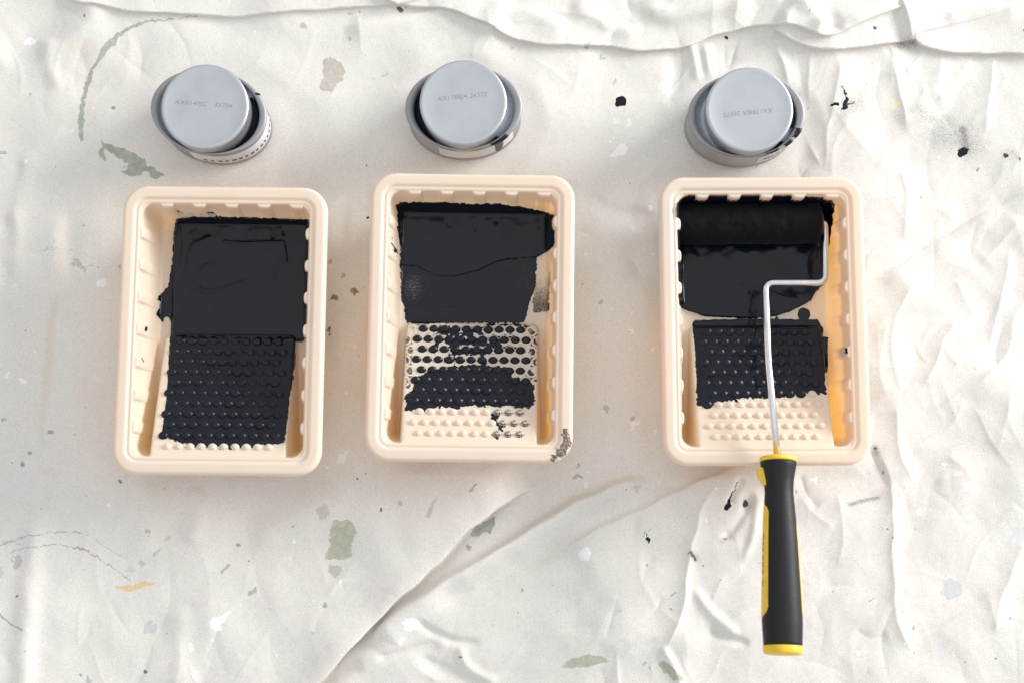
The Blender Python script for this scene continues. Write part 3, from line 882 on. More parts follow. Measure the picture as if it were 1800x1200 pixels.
# what is painted in each tray, in photo pixels
POOL1 = [(308, 385), (320, 383), (330, 381), (420, 381), (551, 386), (575, 390), (575, 588), (546, 588), (532, 600), (430, 600), (312, 598), (302, 590), (303, 540), (305, 480), (307, 420)]
FILM1 = [(301, 575), (330, 572), (530, 577), (546, 585), (528, 592), (520, 602), (521, 640), (516, 655), (518, 664), (511, 690), (508, 720), (504, 750), (501, 776), (480, 783), (440, 785), (400, 789), (350, 785), (320, 780), (303, 773), (292, 770), (283, 768), (286, 745), (292, 700), (296, 640), (298, 600)]
SPL1 = Z1([(258, 200), (250, 330), (235, 430), (185, 480), (205, 492), (185, 545), (215, 573), (222, 555), (240, 540), (245, 600), (300, 600), (300, 200)])
POOL2 = Z7([(30, 60), (60, 25), (200, 22), (450, 25), (700, 40), (900, 38), (1000, 55), (1150, 70), (1290, 110), (1360, 130), (1372, 160), (1365, 400), (1290, 450), (1215, 495), (960, 512), (880, 532), (720, 607), (520, 657), (400, 655), (260, 600), (200, 567), (60, 560), (65, 400), (40, 300), (40, 110)])
FILM2 = Z7([(60, 480), (1215, 470), (1215, 560), (1210, 680), (1190, 790), (1160, 860), (1130, 980), (1110, 1048), (120, 1048), (100, 980), (95, 900), (70, 830)])
BAND2 = Z8([(55, 700), (60, 740), (65, 830), (110, 848), (250, 835), (350, 820), (430, 810), (540, 825), (650, 805), (700, 810), (800, 800), (880, 815), (980, 800), (1100, 815), (1220, 820), (1250, 790), (1250, 610), (1150, 560), (1060, 530), (1000, 450), (900, 430), (780, 420), (650, 420), (520, 430), (380, 440), (250, 490), (140, 560), (130, 650)])
POOL3 = Z3([(95, 135), (110, 112), (400, 108), (680, 125), (720, 135), (730, 160), (715, 260), (705, 340), (700, 450), (650, 500), (635, 530), (560, 570), (500, 590), (400, 600), (220, 592), (130, 560), (100, 520), (90, 330), (85, 310), (85, 230)])
FILM3 = Z3([(170, 620), (180, 605), (400, 600), (660, 603), (685, 640), (683, 670), (702, 672), (702, 800), (690, 815), (692, 895), (640, 890), (560, 897), (480, 915), (400, 905), (300, 925), (240, 938), (210, 946), (190, 935), (185, 800), (178, 700)])
BR2 = [([(400, 110), (560, 115)], 42), ([(460, 180), (520, 300)], 36), ([(520, 215), (900, 215)], 40), ([(600, 120), (650, 125)], 44), ([(735, 120), (855, 105)], 34),
       ([(850, 175), (1060, 160)], 18), ([(490, 300), (880, 295)], 34), ([(375, 200), (325, 295)], 26), ([(890, 245), (1150, 285)], 20), ([(820, 62), (1000, 55), (1250, 78)], 9),
       ([(440, 380), (560, 370)], 28), ([(760, 320), (790, 420)], 26)]
BR2B = [([(1245, 160), (1235, 330), (1245, 420)], 32, .62), ([(1190, 480), (1240, 560)], 32, .6), ([(105, 200), (95, 330), (100, 600)], 34, .52), ([(120, 70), (240, 45)], 22, .4), ([(120, 130), (330, 150)], 16, .34), ([(1160, 70), (1260, 150)], 26, .45)]


def paint_fields(k, px, py, lx, ly):
    """sdf (px, positive = paint), thickness (mm), coverage"""
    if k == 0:
        rag = noise(lx, ly, 3.2, 61, .5) * 1.1 + noise(lx, ly, 1.4, 62, .5) * 0.4
        pool = poly_sdf(POOL1, px, py) + rag * .4
        film = poly_sdf(FILM1, px, py) + rag * (0.35 + 1.0 * sstep(755, 775, py))
        spl = poly_sdf(SPL1, px, py) + rag * .6
        for x0, y0, r in ((257, 578, 4.0), (251, 632, 4.2), (458, 332, 2.0), (437, 330, 1.0)):
            spl = np.maximum(spl, line_sdf([(x0, y0 - r * .6), (x0, y0 + r * .6)], r * .7, px, py) + rag * .4)
        top = line_sdf([(310, 371), (320, 374), (345, 377), (370, 374), (385, 379)], 1.4, px, py) + rag
        s = np.maximum.reduce([pool, film, spl, top])
        th = np.where(pool > 0, 2.3, 0.0) * sstep(0, 9, pool) + 0.32
        # skin wrinkles in the pool
        for pts, r, a in (([(368, 421), (345, 432), (336, 448), (334, 470), (330, 480), (342, 500), (360, 514), (385, 514), (420, 502), (436, 496)], 7, .55),
                          ([(397, 427), (430, 430), (480, 428), (500, 428), (503, 445), (505, 462)], 4, .45), ([(352, 470), (370, 460), (378, 465)], 6, -.3),
                          ([(322, 395), (325, 430), (322, 470)], 5, .3), ([(320, 520), (335, 545), (350, 562)], 6, .3), ([(480, 416), (481, 420)], 4, -.5), ([(500, 410), (500, 413)], 4, -.5)):
            q = line_sdf(pts, 0.0, px, py); th = th + 2.0 * a * np.exp(-(q / (r * .62)) ** 2)
        cov = np.ones_like(px)
    elif k == 1:
        rag = noise(lx, ly, 3.0, 63, .5) * 1.2 + noise(lx, ly, 1.2, 64, .5) * 0.6
        pool = poly_sdf(POOL2, px, py) + rag * .5
        film = poly_sdf(FILM2, px, py) + rag * .5
        band = poly_sdf(BAND2, px, py) + rag
        s = np.maximum.reduce([pool, film, band])
        cov = np.ones_like(px)
        zx, zy = (px - 690) * 4.8, (py - 350) * 4.8
        pat = np.minimum(1, ((zx - 175) / 130) ** 2 + ((zy - 740) / 180) ** 2)
        cov = np.where((film > 0) & (pool < 0), np.minimum(cov, .62 + .38 * pat ** 1.5), cov)
        pat = np.minimum(1, ((zx - 1110) / 120) ** 2 + ((zy - 660) / 160) ** 2)
        cov = np.where((film > 0) & (pool < 0), np.minimum(cov, .74 + .26 * pat ** 2), cov)
        for pts, r in BR2:
            s = np.maximum(s, line_sdf(Z8(pts), r / 5.22, px, py) + rag * 1.1)
        for pts, r, c in BR2B:
            q = line_sdf(Z8(pts), r / 5.22, px, py) + rag
            cov = np.where((q > 0) & (s < 0), c, cov); s = np.maximum(s, q)
        streak = poly_sdf(Z7([(1225, 490), (1335, 470), (1320, 950), (1180, 955), (1190, 800), (1215, 560)]), px, py) + rag
        cov = np.where((streak > -1) & (film < 0) & (pool < 0), .12 + .42 * sstep(500, 950, zy) + .25 * np.exp(-((zx - 1322) / 16) ** 2), cov); s = np.maximum(s, streak)
        lw = line_sdf([(687, 418), (691, 432), (696, 440)], [1.5, 3, 5], px, py) + rag; s = np.maximum(s, lw)
        cor = line_sdf([(992, 755), (996, 780), (985, 797), (968, 806)], [4, 9, 8, 3], px, py) + rag * 1.5
        cov = np.where((cor > 0) & (s < 0), .5, cov); s = np.maximum(s, cor)
        for x0, y0, r in ((888, 340, 3.2), (891, 346, 2), (888, 336, 2)):
            s = np.maximum(s, line_sdf([(x0, y0)], r, px, py) + rag * .6)
        for pts, r in (([(915, 860), (875, 910)], 28), ([(880, 930), (945, 1020)], 20), ([(830, 965), (880, 955)], 14), ([(930, 960), (960, 985)], 22), ([(818, 855), (825, 862)], 12), ([(880, 1060), (905, 1090)], 15)):
            s = np.maximum(s, line_sdf(Z8(pts), r / 5.22, px, py) + rag * .8)
        # plastic left bare in a ring round each stud of the upper rows
        dmin = np.full(px.shape, 99.0)
        for row in range(6):
            ox_ = 0.0 if row % 2 else 7.55 / 2
            gx2 = (lx - ox_ + 7.55 / 2) % 7.55 - 7.55 / 2
            dmin = np.minimum(dmin, np.hypot(gx2, (ly + 5.4 + 7.42 * row) * 1.0))
        ringm = (dmin > 2.7) & (dmin < 3.9) & (band < 0) & (ly < -1.5) & ((np.abs(lx) + noise(lx, ly, 14, 84, .5) * 5 > 25) | (noise(lx, ly, 12, 85, .5) > 0.75))
        s = np.where(ringm, np.minimum(s, -0.8), s)
        th = np.where(pool > 0, 1.6 * sstep(0, 7, pool), 0) + 0.3
        ridge = np.exp(-(line_sdf(Z7([(240, 930), (330, 925), (650, 930), (980, 915)]), 0, px, py) / 3) ** 2) * .3
        ridge += np.exp(-(line_sdf(Z7([(1000, 920), (930, 960), (920, 990)]), 0, px, py) / 3) ** 2) * .3 + np.exp(-(line_sdf(Z7([(310, 780), (270, 860), (230, 920)]), 0, px, py) / 3) ** 2) * .3
        ridge -= np.exp(-(line_sdf(Z7([(690, 210), (695, 260)]), 0, px, py) / 4) ** 2) * .7 + np.exp(-(line_sdf(Z7([(870, 185), (870, 195)]), 0, px, py) / 4) ** 2) * .7
        ridge += np.exp(-(line_sdf(Z7([(1080, 240), (1200, 230), (1260, 330)]), 0, px, py) / 8) ** 2) * .35 + np.exp(-(line_sdf(Z7([(150, 190), (400, 200)]), 0, px, py) / 7) ** 2) * .3
        th = th + ridge * (cov > .9)
    else:
        rag = noise(lx, ly, 3.0, 65, .5) * 1.2 + noise(lx, ly, 1.2, 66, .5) * 0.5
        pool = poly_sdf(POOL3, px, py) + rag * .5
        film = poly_sdf(FILM3, px, py) + rag * (0.3 + 1.1 * sstep(670, 690, py))
        s = np.maximum(pool, film)
        s = np.maximum(s, line_sdf(Z3([(607, 583)]), 25 / 2.22, px, py) + rag * .3)
        for x0, y0, r in ((768, 602, 9), (772, 726, 12), (500, 600, 8)):
            s = np.maximum(s, line_sdf(Z3([(x0, y0 - r * .5), (x0, y0 + r * .5)]), r * .7 / 2.22, px, py) + rag * .7)
        th = np.where(pool > 0, 2.0 * sstep(0, 8, pool), 0) + .32
        for pts, r, a in (([(180, 530), (230, 500), (300, 515), (360, 490)], 9, .4), ([(200, 540), (300, 540), (380, 500)], 6, .35), ([(470, 490), (520, 520), (570, 525)], 8, .35), ([(330, 470), (400, 485), (440, 510)], 7, .3)):
            q = line_sdf(Z3(pts), 0.0, px, py); th = th + a * np.exp(-(q / (r / 1.4)) ** 2)
        cov = np.ones_like(px)
    # slow undulations of the wet surface and dry, broken edges of the thin film
    th = th + (noise(lx, ly, 17, 81, .5) * .30 + noise(lx, ly, 6.5, 82, .5) * .07) * sstep(2, 8, s)
    dry = 1.2 + 3.2 * np.clip(noise(lx, ly, 9, 83, .5), 0, 1.5)
    cov = np.where(pool < 0, np.minimum(cov, .52 + .48 * np.clip(s / dry, 0, 1)), cov)
    return s, th, cov


TRAY_LABELS = ['tan plastic paint tray with its ramp almost wholly coated black, left of the three',
               'middle tan paint tray with half-painted studs and a smudged corner',
               'tan paint tray that holds the yellow-handled roller']
PAINT_LABELS = ['wide smooth pool of black paint in the left tray, spread down its ramp',
                'pool and broken streaks of black paint in the middle tray',
                'black paint lying under the roller in the right tray']
for k, (cx, cy, rot) in enumerate(TRAYS):
    r = math.radians(rot); cr, sr = math.cos(r), math.sin(r)
    tray = empty('paint_tray', (cx * MM, cy * MM, 0), r)
    tag(tray, TRAY_LABELS[k], 'paint tray', 'tan plastic paint trays')
    link('basin', me_basin, None, tray); link('rim', me_rim, None, tray)
    ramp = link('ramp', me_ramp, None, tray)
    # paint mesh
    z0 = BASE
    wx = (cx + LX * cr - LY * sr) * MM; wy = (cy + LX * sr + LY * cr) * MM
    px, py = to_px(np.stack([wx, wy, z0 * MM], -1))
    s, th, cov = paint_fields(k, px, py, LX, LY)
    rimmark = np.full_like(s, -9.0)
    for (x0, y0, r_) in ((458, 332, 2.2), (437, 330, 1.0)) if k == 0 else ():
        rimmark = np.maximum(rimmark, line_sdf([(x0, y0)], r_, px, py))
    if k == 1: rimmark = np.where((px > 955) & (py > 740), s, -9.0)
    s = np.where((rib > 0.03) & (se < 1.3) & (py < 600), -3.0, s)
    s = np.where(s_in < 0.9, np.minimum(s, np.maximum(rimmark, (s_in - 0.9) / .39)), s)
    smm = s * 0.39
    edge = np.where(smm > 0, 1 - np.exp(-smm / 0.55), np.maximum(smm * 0.9, -2.0))
    steep = np.clip(np.hypot(*np.gradient(z0, RES)), 0, 6)
    thin = 0.12 + (th - 0.12) * sstep(.55, 1.0, cov)
    thin = np.where((steep > 1.5) & (poly_sdf((POOL1, POOL2, POOL3)[k], px, py) < 0), thin * .3, thin)
    up = np.where(smm > 0, edge * thin * (1 + 0.25 * steep), smm * 1.2 * (1 + .6 * steep))
    zz = z0 + np.where(smm > 0, np.maximum(up, 0.06), up)
    zz = np.where(smm > 0, zz + 0.05, zz)
    zz = np.where((steep > 1.5) & (smm > 0) & (poly_sdf((POOL1, POOL2, POOL3)[k], px, py) < -2) & (cov > .9), z0 + 0.4, zz)
    pl = poly_sdf((POOL1, POOL2, POOL3)[k], px, py) * .39
    lev = FLOOR + (4.7, 2.3, 2.6)[k]
    fill = np.minimum(lev, z0 + 5.5 * (1 - np.exp(-np.maximum(pl, 0) / 0.8))) + (th - (2.62 if k == 0 else 1.9 if k == 1 else 2.32)) * sstep(2, 4, pl) * .8
    zz = np.where((pl > 0) & (z0 < lev), np.maximum(zz, fill), zz)
    PVV = np.stack([LX, LY, zz], -1) * MM
    mx = np.maximum.reduce([s[:-1, :-1], s[1:, 1:], s[:-1, 1:], s[1:, :-1]])
    mp_, used = grid_mesh('black_paint', PVV, (mx > -1.2) & (cdo > 0.3), M_PAINT)
    add_attr(mp_, 'cover', 'FLOAT', cov.reshape(-1)[used])
    po = link('black_paint', mp_)
    po.location = (cx * MM, cy * MM, 0); po.rotation_euler = (0, 0, r)
    tag(po, PAINT_LABELS[k], 'paint', 'black paint in the trays')
    # studs
    for row in range(11):
        yy = -5.4 - 7.42 * row
        nst = 10 if row % 2 == 0 else 11
        for j in range(nst):
            xx = (j - (nst - 1) / 2) * 7.55
            zc = RAMP_Z0 + (RAMP_Z1 - RAMP_Z0) * (-yy) / 88.0
            w = np.array([cx + xx * cr - yy * sr, cy + xx * sr + yy * cr, zc + 1.2]) * MM
            qx_, qy_ = to_px(w)
            s_, t_, c_ = paint_fields(k, np.array([qx_]), np.array([qy_]), np.array([xx]), np.array([yy]))
            me_s = ME_STUDB if s_[0] > -2.0 else ME_STUD
            if k == 0 and row == 10: me_s = ME_STUDB if s_[0] > 0.5 else ME_STUD
            if k == 1:
                if row <= 7: me_s = ME_STUDB
                elif j >= nst - 3: me_s = ME_STUDS
                elif s_[0] > 1: me_s = ME_STUDB
                else: me_s = ME_STUD
            so = link('stud', me_s, None, ramp)
            so.location = (xx * MM, yy * MM, (zc - 0.05 + (0.35 if me_s is ME_STUDB and s_[0] > 0 else 0)) * MM)
            so.rotation_euler = (SLOPE, 0, random.uniform(0, 6.28) if False else 0)

# ------------------------------------------------------------------ cans
def ell(A, B, z, n=96, cx=0.0, cy=0.0):
    a = np.linspace(0, 2 * math.pi, n, endpoint=False)
    return np.stack([cx + A * np.cos(a), cy + B * np.sin(a), np.full(n, z)], -1) * MM


def arc_patch(A, B, z0, z1, a0, a1, off, n=40, wob=None):
    """patch on the side of the oval, angles in degrees"""
    a = np.radians(np.linspace(a0, a1, n)); V_ = []
    rows = 8
    for i in range(rows + 1):
        z = z0 + (z1 - z0) * i / rows
        for t in a:
            V_.append(((A + off) * math.cos(t) * MM, (B + off) * math.sin(t) * MM, z * MM))
    F_ = [(i * n + j, i * n + j + 1, (i + 1) * n + j + 1, (i + 1) * n + j) for i in range(rows) for j in range(n - 1)]
    return np.array(V_), F_


def text_mesh(body, size, shear=0.25):
    cu = bpy.data.curves.new('stamp', 'FONT'); cu.body = body; cu.size = size * MM
    cu.align_x = 'CENTER'; cu.align_y = 'CENTER'; cu.shear = shear; cu.space_character = 1.05
    cu.extrude = 0.00003; cu.offset = -0.00005
    ob = bpy.data.objects.new('stamp', cu); scene.collection.objects.link(ob)
    dg = bpy.context.evaluated_depsgraph_get(); dg.update()
    me_ = bpy.data.meshes.new_from_object(ob.evaluated_get(dg))
    bpy.data.objects.remove(ob); bpy.data.curves.remove(cu)
    me_.materials.clear()
    return me_


RZ, DZ = 33.0, 45.5             # height of the shoulder ring and of the raised disc, mm
CA, CB, CR = 40.2, 29.6, 30.0
V_, F_ = loft([ell(37, 27, 0.3), ell(38.6, 28.6, 0.0), ell(39.7, 29.5, 0.8), ell(39.7, 29.5, 2.2), ell(38.9, 28.8, 3.0), ell(38.9, 28.8, RZ - 4.5)], True)
ME_BODY = mesh_from('body', V_, F_, True, M_SIDE)
V_, F_ = loft([ell(38.9, 28.8, RZ - 4.6), ell(40.3, 29.9, RZ - 3.8), ell(40.9, 30.4, RZ - 2.4), ell(40.9, 30.4, RZ - 1.4), ell(40.2, 30.0, RZ - .3), ell(39.0, 29.6, RZ), ell(37.4, 29.3, RZ - .2), ell(36.0, 29.1, RZ - 1.2), ell(35.2, 29.0, RZ - 3)])
ME_RING = mesh_from('shoulder_ring', V_, F_, True, M_RING)
V_, F_ = loft([ell(35.3, 29.05, RZ - 2.9), ell(34.2, 28.8, RZ - 6), ell(32.0, 28.6, RZ - 7.5), ell(30.0, 28.5, RZ - 7.8), ell(28.4, 28.4, RZ - 7.8)])
ME_GROOVE = mesh_from('groove', V_, F_, True, M_RING)
V_, F_ = loft([ell(CR - .5, CR - .5, RZ - 8), ell(CR - .4, CR - .4, DZ - 3.2), ell(CR, CR, DZ - 2.4), ell(CR, CR, DZ - 1.2), ell(CR - .5, CR - .5, DZ - .35), ell(CR - 1.5, CR - 1.5, DZ), ell(CR - 2.6, CR - 2.6, DZ - .1), ell(CR - 3.4, CR - 3.4, DZ - .35), ell(CR - 12, CR - 12, DZ - .4), ell(3, 3, DZ - .4)], False, True)
ME_DISC = mesh_from('raised_disc', V_, F_, True, M_CAN)

STAMPS = [('XX0149JC   33736', 0.0, -7.0, (-1.5, 1.5), 9.0), ('XX1788JA 26572', 8.0, 0, (-1, 4), 8.0), ('XX1788JA 26575', 187.0, 0, (-1, -2), 8.0)]
CAN_LABELS = ['silver paint tin with a white lettered side label, behind the left tray',
              'silver paint tin with a black drip running over its side, behind the middle tray',
              'silver paint tin with black blots on its rim, behind the roller tray']
# black residue: (a0, a1) deg of the groove that is filled with paint
RESIDUE = [[(-75, 38), (100, 150)], [(150, 232), (-62, -42)], [(-20, 28), (-72, -40)]]
for k, (px, py, rot) in enumerate(CANS):
    p = at(px, py)
    can = empty('paint_can', (p[0], p[1], 0.0), math.radians(rot))
    tag(can, CAN_LABELS[k], 'paint can', 'silver paint cans behind the trays')
    body = link('body', ME_BODY, None, can)
    link('shoulder_ring', ME_RING, None, can); link('groove', ME_GROOVE, None, can)
    disc = link('raised_disc', ME_DISC, None, can)
    txt, tr_, _z, (ox, oy), sz = STAMPS[k]
    tr_ = {0: -4.0, 1: 6.0, 2: 186.0}[k]
    tm = text_mesh(txt, {0: 4.4, 1: 4.6, 2: 4.6}[k]); tm.materials.append(M_STAMP)
    so = link('printed_code', tm, None, disc, (ox * MM, oy * MM, (DZ - .36) * MM))
    so.rotation_euler = (0, 0, math.radians(tr_ - rot))
    if k == 0: so.scale = (1.12, .95, 1)
    # wet residue in the groove
    for (a0, a1) in RESIDUE[k]:
        n = 40; a = np.radians(np.linspace(a0, a1, n)); t = np.linspace(0, 1, n)
        env = np.sin(np.pi * t) ** .5
        rr = []
        for q, zz in ((0.02, RZ - 7.2), (0.5, RZ - 6.9), (0.8, RZ - 6.0), (0.99, RZ - 4.2)):
            A_, B_ = 28.6 + (35.0 - 28.6) * q, 28.4 + (29.0 - 28.4) * q
            rr.append(np.stack([A_ * np.cos(a), B_ * np.sin(a), np.full(n, zz) + .6 * env - .5], -1) * MM)
        V_ = np.concatenate(rr); F_ = [(i * n + j, (i + 1) * n + j, (i + 1) * n + j + 1, i * n + j + 1) for i in range(3) for j in range(n - 1)]
        link('paint_residue', mesh_from('paint_residue', V_, F_, True, M_PAINTSOLID), None, can)

    def drip(a_c, width, profile, z_irreg=0.0):
        """paint running over the ring: profile = list of (A, B, z, halfwidth deg)"""
        n = 14; rr = []
        for (A_, B_, z, hw) in profile:
            a = np.radians(np.linspace(a_c - hw, a_c + hw, n)); u = np.linspace(-1, 1, n)
            lift = 0.75 * (1 - u ** 4) - .12 + (.3 if k == 1 else 0)
            rr.append(np.stack([(A_ + lift) * np.cos(a), (B_ + lift) * np.sin(a), z + lift], -1) * MM)
        V_ = np.concatenate(rr); m = len(rr)
        F_ = [(i * n + j, (i + 1) * n + j, (i + 1) * n + j + 1, i * n + j + 1) for i in range(m - 1) for j in range(n - 1)]
        link('paint_drip', mesh_from('paint_drip', V_, F_, True, M_PAINTSOLID), None, can)
    OVER = [(35.0, 28.9, RZ - 3, 1.0), (36.0, 29.1, RZ - 1.2, .95), (37.4, 29.3, RZ - .2, .85), (39, 29.6, RZ, .8), (40.2, 30.0, RZ - .3, .8), (40.9, 30.4, RZ - 1.4, .85), (40.9, 30.4, RZ - 2.4, .85)]
    DOWN = [(40.3, 29.9, RZ - 3.8, .8), (39.0, 28.9, RZ - 5, .6), (38.9, 28.8, RZ - 10, .5), (38.9, 28.8, RZ - 18, .42), (38.9, 28.8, RZ - 24, .4), (38.9, 28.8, 2.6, .3)]
    if k == 1:
        drip(-52, 0, [(a, b, z, h * 13) for a, b, z, h in OVER + DOWN])
    if k == 2:
        drip(-30, 0, [(a, b, z, h * 9) for a, b, z, h in OVER]); drip(-46, 0, [(a, b, z, h * 7) for a, b, z, h in OVER]); drip(-66, 0, [(a, b, z, h * 10) for a, b, z, h in OVER[:5]])
    if k == 0:
        drip(40, 0, [(a, b, z, h * 2) for a, b, z, h in OVER]); drip(-101, 0, [(a, b, z, h * 7) for a, b, z, h in OVER[:3]])
    # paper labels and their print
    def label(a0, a1, z0, z1, marks):
        V_, F_ = arc_patch(38.9, 28.8, z0, z1, a0, a1, .25)
        lb = link('label', mesh_from('label', V_, F_, True, M_LABEL), None, can)
        for (b0, b1, y0, y1, mt) in marks:
            V2, F2 = arc_patch(38.9, 28.8, y0, y1, b0, b1, .34, n=6)
            link('print', mesh_from('print', V2, F2, True, mt), None, lb)
    if k == 0:
        mk = [(-92 + i * 7.6, -92 + i * 7.6 + random.uniform(3.6, 5.8), 8.2, 11.4, M_INK) for i in range(17)]
        mk += [(-96, 34, 17.4, 17.9, M_STAMP), (-96, 34, 20.4, 20.8, M_STAMP)]
        label(-104, 40, 4.5, 23.5, mk)
    if k == 1:
        label(-118, -30, 5, 23.0, [])
        can.children[-1].data.materials[0] = mat_metal('grey_printed_band', (0.34, 0.335, 0.34), 0.5, 0.3, True)
    if k == 2:
        mk = [(-70 + i * 4.4, -70 + i * 4.4 + random.uniform(2, 3.6), 10.0, 15.0, M_INK if i % 3 else M_REDINK) for i in range(8)]
        label(-78, -34, 4.5, 22.5, mk)

# ------------------------------------------------------------------ roller
p_l, p_r = at(1172, 393, .0205), at(1441, 391, .0205)
roller = empty('paint_roller', (float(p_r[0]), float(p_r[1]), 0.0))
tag(roller, 'mini paint roller with black nap, bent wire frame and black and yellow handle', 'paint roller')
RO = np.array([p_r[0], p_r[1], 0.0])
# nap sleeve
ns, na = 120, 72
t = np.linspace(0, 1, ns); a = np.linspace(0, 2 * math.pi, na, endpoint=False)
axis = p_r - p_l; L = np.linalg.norm(axis); ax_u = axis / L
uu = np.array([0, 0, 1.0]); vv = np.cross(ax_u, uu)
rings = []
for i, ti in enumerate(t):
    endr = 1 - np.exp(-min(ti, 1 - ti) * L * 1000 / 1.1) * 0.32
    xx_ = ti * 100; arc = a * 15.0
    rad = 14.9 * endr + noise(np.full(na, xx_), arc, 14, 71, .5) * .16 + noise(np.full(na, xx_), arc, 5.0, 72, .5) * .14 + noise(np.full(na, xx_), arc, 1.4, 73, .5) * .12
    # compressed dents on the top side
    for (tc, ac, st_, sa, dep) in ((.60, .9, .02, .35, 1.4), (.63, 1.2, .03, .3, 1.0), (.43, -.35, .05, .10, .8), (.77, -.3, .02, .12, .8), (.33, 1.4, .2, .2, .5)):
        da = (a - ac + math.pi) % (2 * math.pi) - math.pi
        rad = rad - dep * np.exp(-((ti - tc - da * .06) / st_) ** 2 - (da / sa) ** 2)
    rings.append(p_l + axis * ti + (rad * MM)[:, None] * (np.cos(a)[:, None] * uu + np.sin(a)[:, None] * -vv))
V_, F_ = loft(rings, True, True)
link('nap_sleeve', mesh_from('nap_sleeve', V_ - RO, F_, True, M_NAP), None, roller)
# end cap
V_, F_ = tube([p_r - ax_u * .0015, p_r + ax_u * .0006, p_r + ax_u * .0012], [.0092, .0092, .0080], 28)
link('end_cap', mesh_from('end_cap', V_ - RO, F_, True, mat_plain('dark_grey_plastic', (.03, .031, .035), .45)), None, roller)


def bend(points, rad, n=8):
    P = [np.array(q, float) for q in points]; out = [P[0]]
    for i in range(1, len(P) - 1):
        a_, b_, c_ = P[i - 1], P[i], P[i + 1]
        d1 = (a_ - b_); d2 = (c_ - b_)
        r = min(rad, .45 * np.linalg.norm(d1), .45 * np.linalg.norm(d2))
        s_, e_ = b_ + d1 / np.linalg.norm(d1) * r, b_ + d2 / np.linalg.norm(d2) * r
        for t_ in np.linspace(0, 1, n):
            out.append((1 - t_) ** 2 * s_ + 2 * t_ * (1 - t_) * b_ + t_ ** 2 * e_)
    out.append(P[-1]); return out


h_top, h_end = at(1368, 806, .0575), at(1376.5, 1146, .0765)
zr = lambda y: .0205 + (.0575 - .0205) * (y - 392) / (806 - 392)
wire = bend([p_r - ax_u * .004, at(1450, 391, .0205), at(1450.5, 497, zr(497)), at(1345, 497, zr(503)), at(1351, 640, zr(640)), h_top + (h_end - h_top) * .03], .0062)
V_, F_ = tube(wire, .0024, 16)
wo = link('wire_frame', mesh_from('wire_frame', V_ - RO, F_, True, M_WIRE), None, roller)
wp = bend([at(1350.6, 606, zr(606)), at(1352, 645, zr(645))], .001)
V_, F_ = tube([wp[0] + (wp[-1] - wp[0]) * q for q in np.linspace(0, 1, 9)], [(.0023 + .00022 * math.sin(math.pi * q)) for q in np.linspace(0, 1, 9)], 16)
wm = mat_paint('dried_paint_smear', True); sm = mesh_from('paint_smear', V_ - RO, F_, True, wm)
add_attr(sm, 'cover', 'FLOAT', np.full(len(sm.vertices), .42)); link('paint_smear', sm, None, wo)

# handle: lofted along its axis
hax = h_end - h_top; HL = np.linalg.norm(hax); hu = hax / HL
hx = np.array([1.0, 0, 0]); hx = hx - hu * (hx @ hu); hx /= np.linalg.norm(hx); hz = np.cross(hx, hu)
if hz[2] < 0: hz = -hz
prof_t = np.array([0, .012, .03, .07, .12, .18, .25, .32, .45, .60, .75, .85, .92, .97, 1.0])
prof_r = np.array([11.9, 12.0, 11.8, 10.8, 9.7, 9.3, 9.9, 10.6, 11.4, 12.1, 12.8, 13.0, 12.6, 12.3, 12.0])
FLATZ = .92


def hring(t_, scale=1.0, off=0.0, n=48, a0=0, a1=2 * math.pi, closed=True):
    r_ = np.interp(t_, prof_t, prof_r) * scale + off
    aa = np.linspace(a0, a1, n, endpoint=not closed)
    return h_top + hax * t_ + (r_ * MM) * (np.cos(aa)[:, None] * hx + FLATZ * np.sin(aa)[:, None] * hz)


tt_ = np.linspace(.018, .968, 60)
V_, F_ = loft([hring(.018, .6)] + [hring(q) for q in tt_] + [hring(.968, .7)], True, True)
hd = link('handle_grip', mesh_from('handle_grip', V_ - RO, F_, True, M_GRIP), None, roller)
# collar and end cap
V_, F_ = loft([hring(-.008, .5), hring(-.010, .9), hring(-.006, 1.02), hring(.010, 1.03), hring(.017, .98), hring(.018, .6)], True, True)
link('collar', mesh_from('collar', V_ - RO, F_, True, M_YELLOW), None, roller)
V_, F_ = loft([hring(.966, .7), hring(.967, 1.0), hring(.972, 1.045), hring(1.0, 1.045), hring(1.008, 1.0), hring(1.010, .86), hring(1.004, .72), hring(.998, .4), hring(.996, .1)], True, True)
link('butt_cap', mesh_from('butt_cap', V_ - RO, F_, True, M_YELLOW), None, roller)


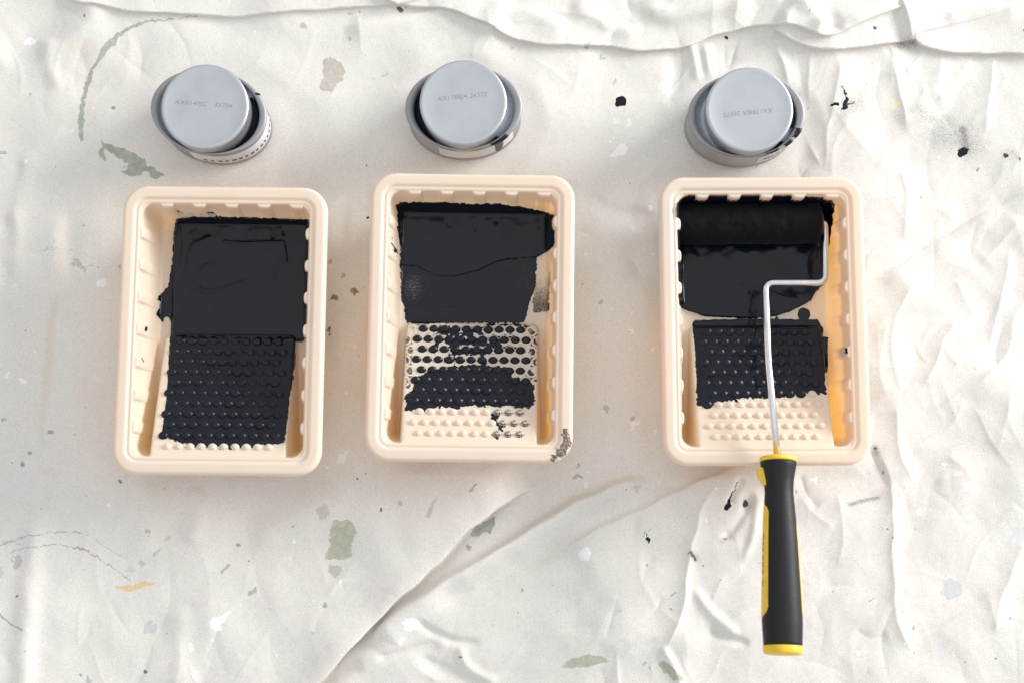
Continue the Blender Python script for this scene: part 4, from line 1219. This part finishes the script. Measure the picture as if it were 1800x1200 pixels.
def inlay(t0, t1, ac, hw, name='side_inlay', mat=M_YELLOW, off=.28, parent=None, taper=True):
    m_, n_ = 40, 12; rr = []
    for q in np.linspace(0, 1, m_):
        e_ = min(1, (min(q, 1 - q) * 14)) ** .5 if taper else 1
        w_ = max(hw * e_, .02)
        u = np.linspace(-1, 1, n_)
        r_ = np.interp(t0 + (t1 - t0) * q, prof_t, prof_r) + off * (1 - np.abs(u) ** 6 * 1.8) * (1 if taper else 1)
        aa = ac + u * w_
        rr.append(h_top + hax * (t0 + (t1 - t0) * q) + (r_ * MM)[:, None] * (np.cos(aa)[:, None] * hx + FLATZ * np.sin(aa)[:, None] * hz))
    V2 = np.concatenate(rr); F2 = [(i * n_ + j, i * n_ + j + 1, (i + 1) * n_ + j + 1, (i + 1) * n_ + j) for i in range(m_ - 1) for j in range(n_ - 1)]
    return link(name, mesh_from(name, V2 - RO, F2, True, mat), None, parent or roller)


il = inlay(.245, .825, math.pi - .12, .62)
inlay(.33, .825, .02, .36)
# lettering on the left inlay (unreadable, seen edge-on)
for (a_, b_) in ((.398, .432), (.442, .462), (.470, .492), (.510, .537), (.545, .572), (.580, .606), (.640, .668)):
    inlay(a_, b_, math.pi - .22, .12, 'lettering', M_REDINK, .34, il, False)
# hook tab by the collar
tp = []
tb = at(1334, 822, .055)
n = 16; arc = [(1, 0)] + [(1 - math.sin(q) * 1.0, -1 + math.cos(q)) for q in np.linspace(0, math.pi / 2, 2)]
out = [(0, 0), (-6.0, .6), (-6.6, 0), (-6.2, -3.5), (-4.8, -7.2), (-2.6, -10.2), (-.2, -12), (2.5, -12), (2.5, 0)]
base = h_top + hax * .055 - hx * 7.6 * MM
top = [base + hx * q[0] * MM - hu * q[1] * MM + hz * 3.2 * MM for q in out]; bot = [base + hx * q[0] * MM - hu * q[1] * MM - hz * 3.2 * MM for q in out]
V_, F_ = loft([np.array(bot), np.array(top)], True, True)
link('hook_tab', mesh_from('hook_tab', V_ - RO, F_, False, M_YELLOW), None, roller)
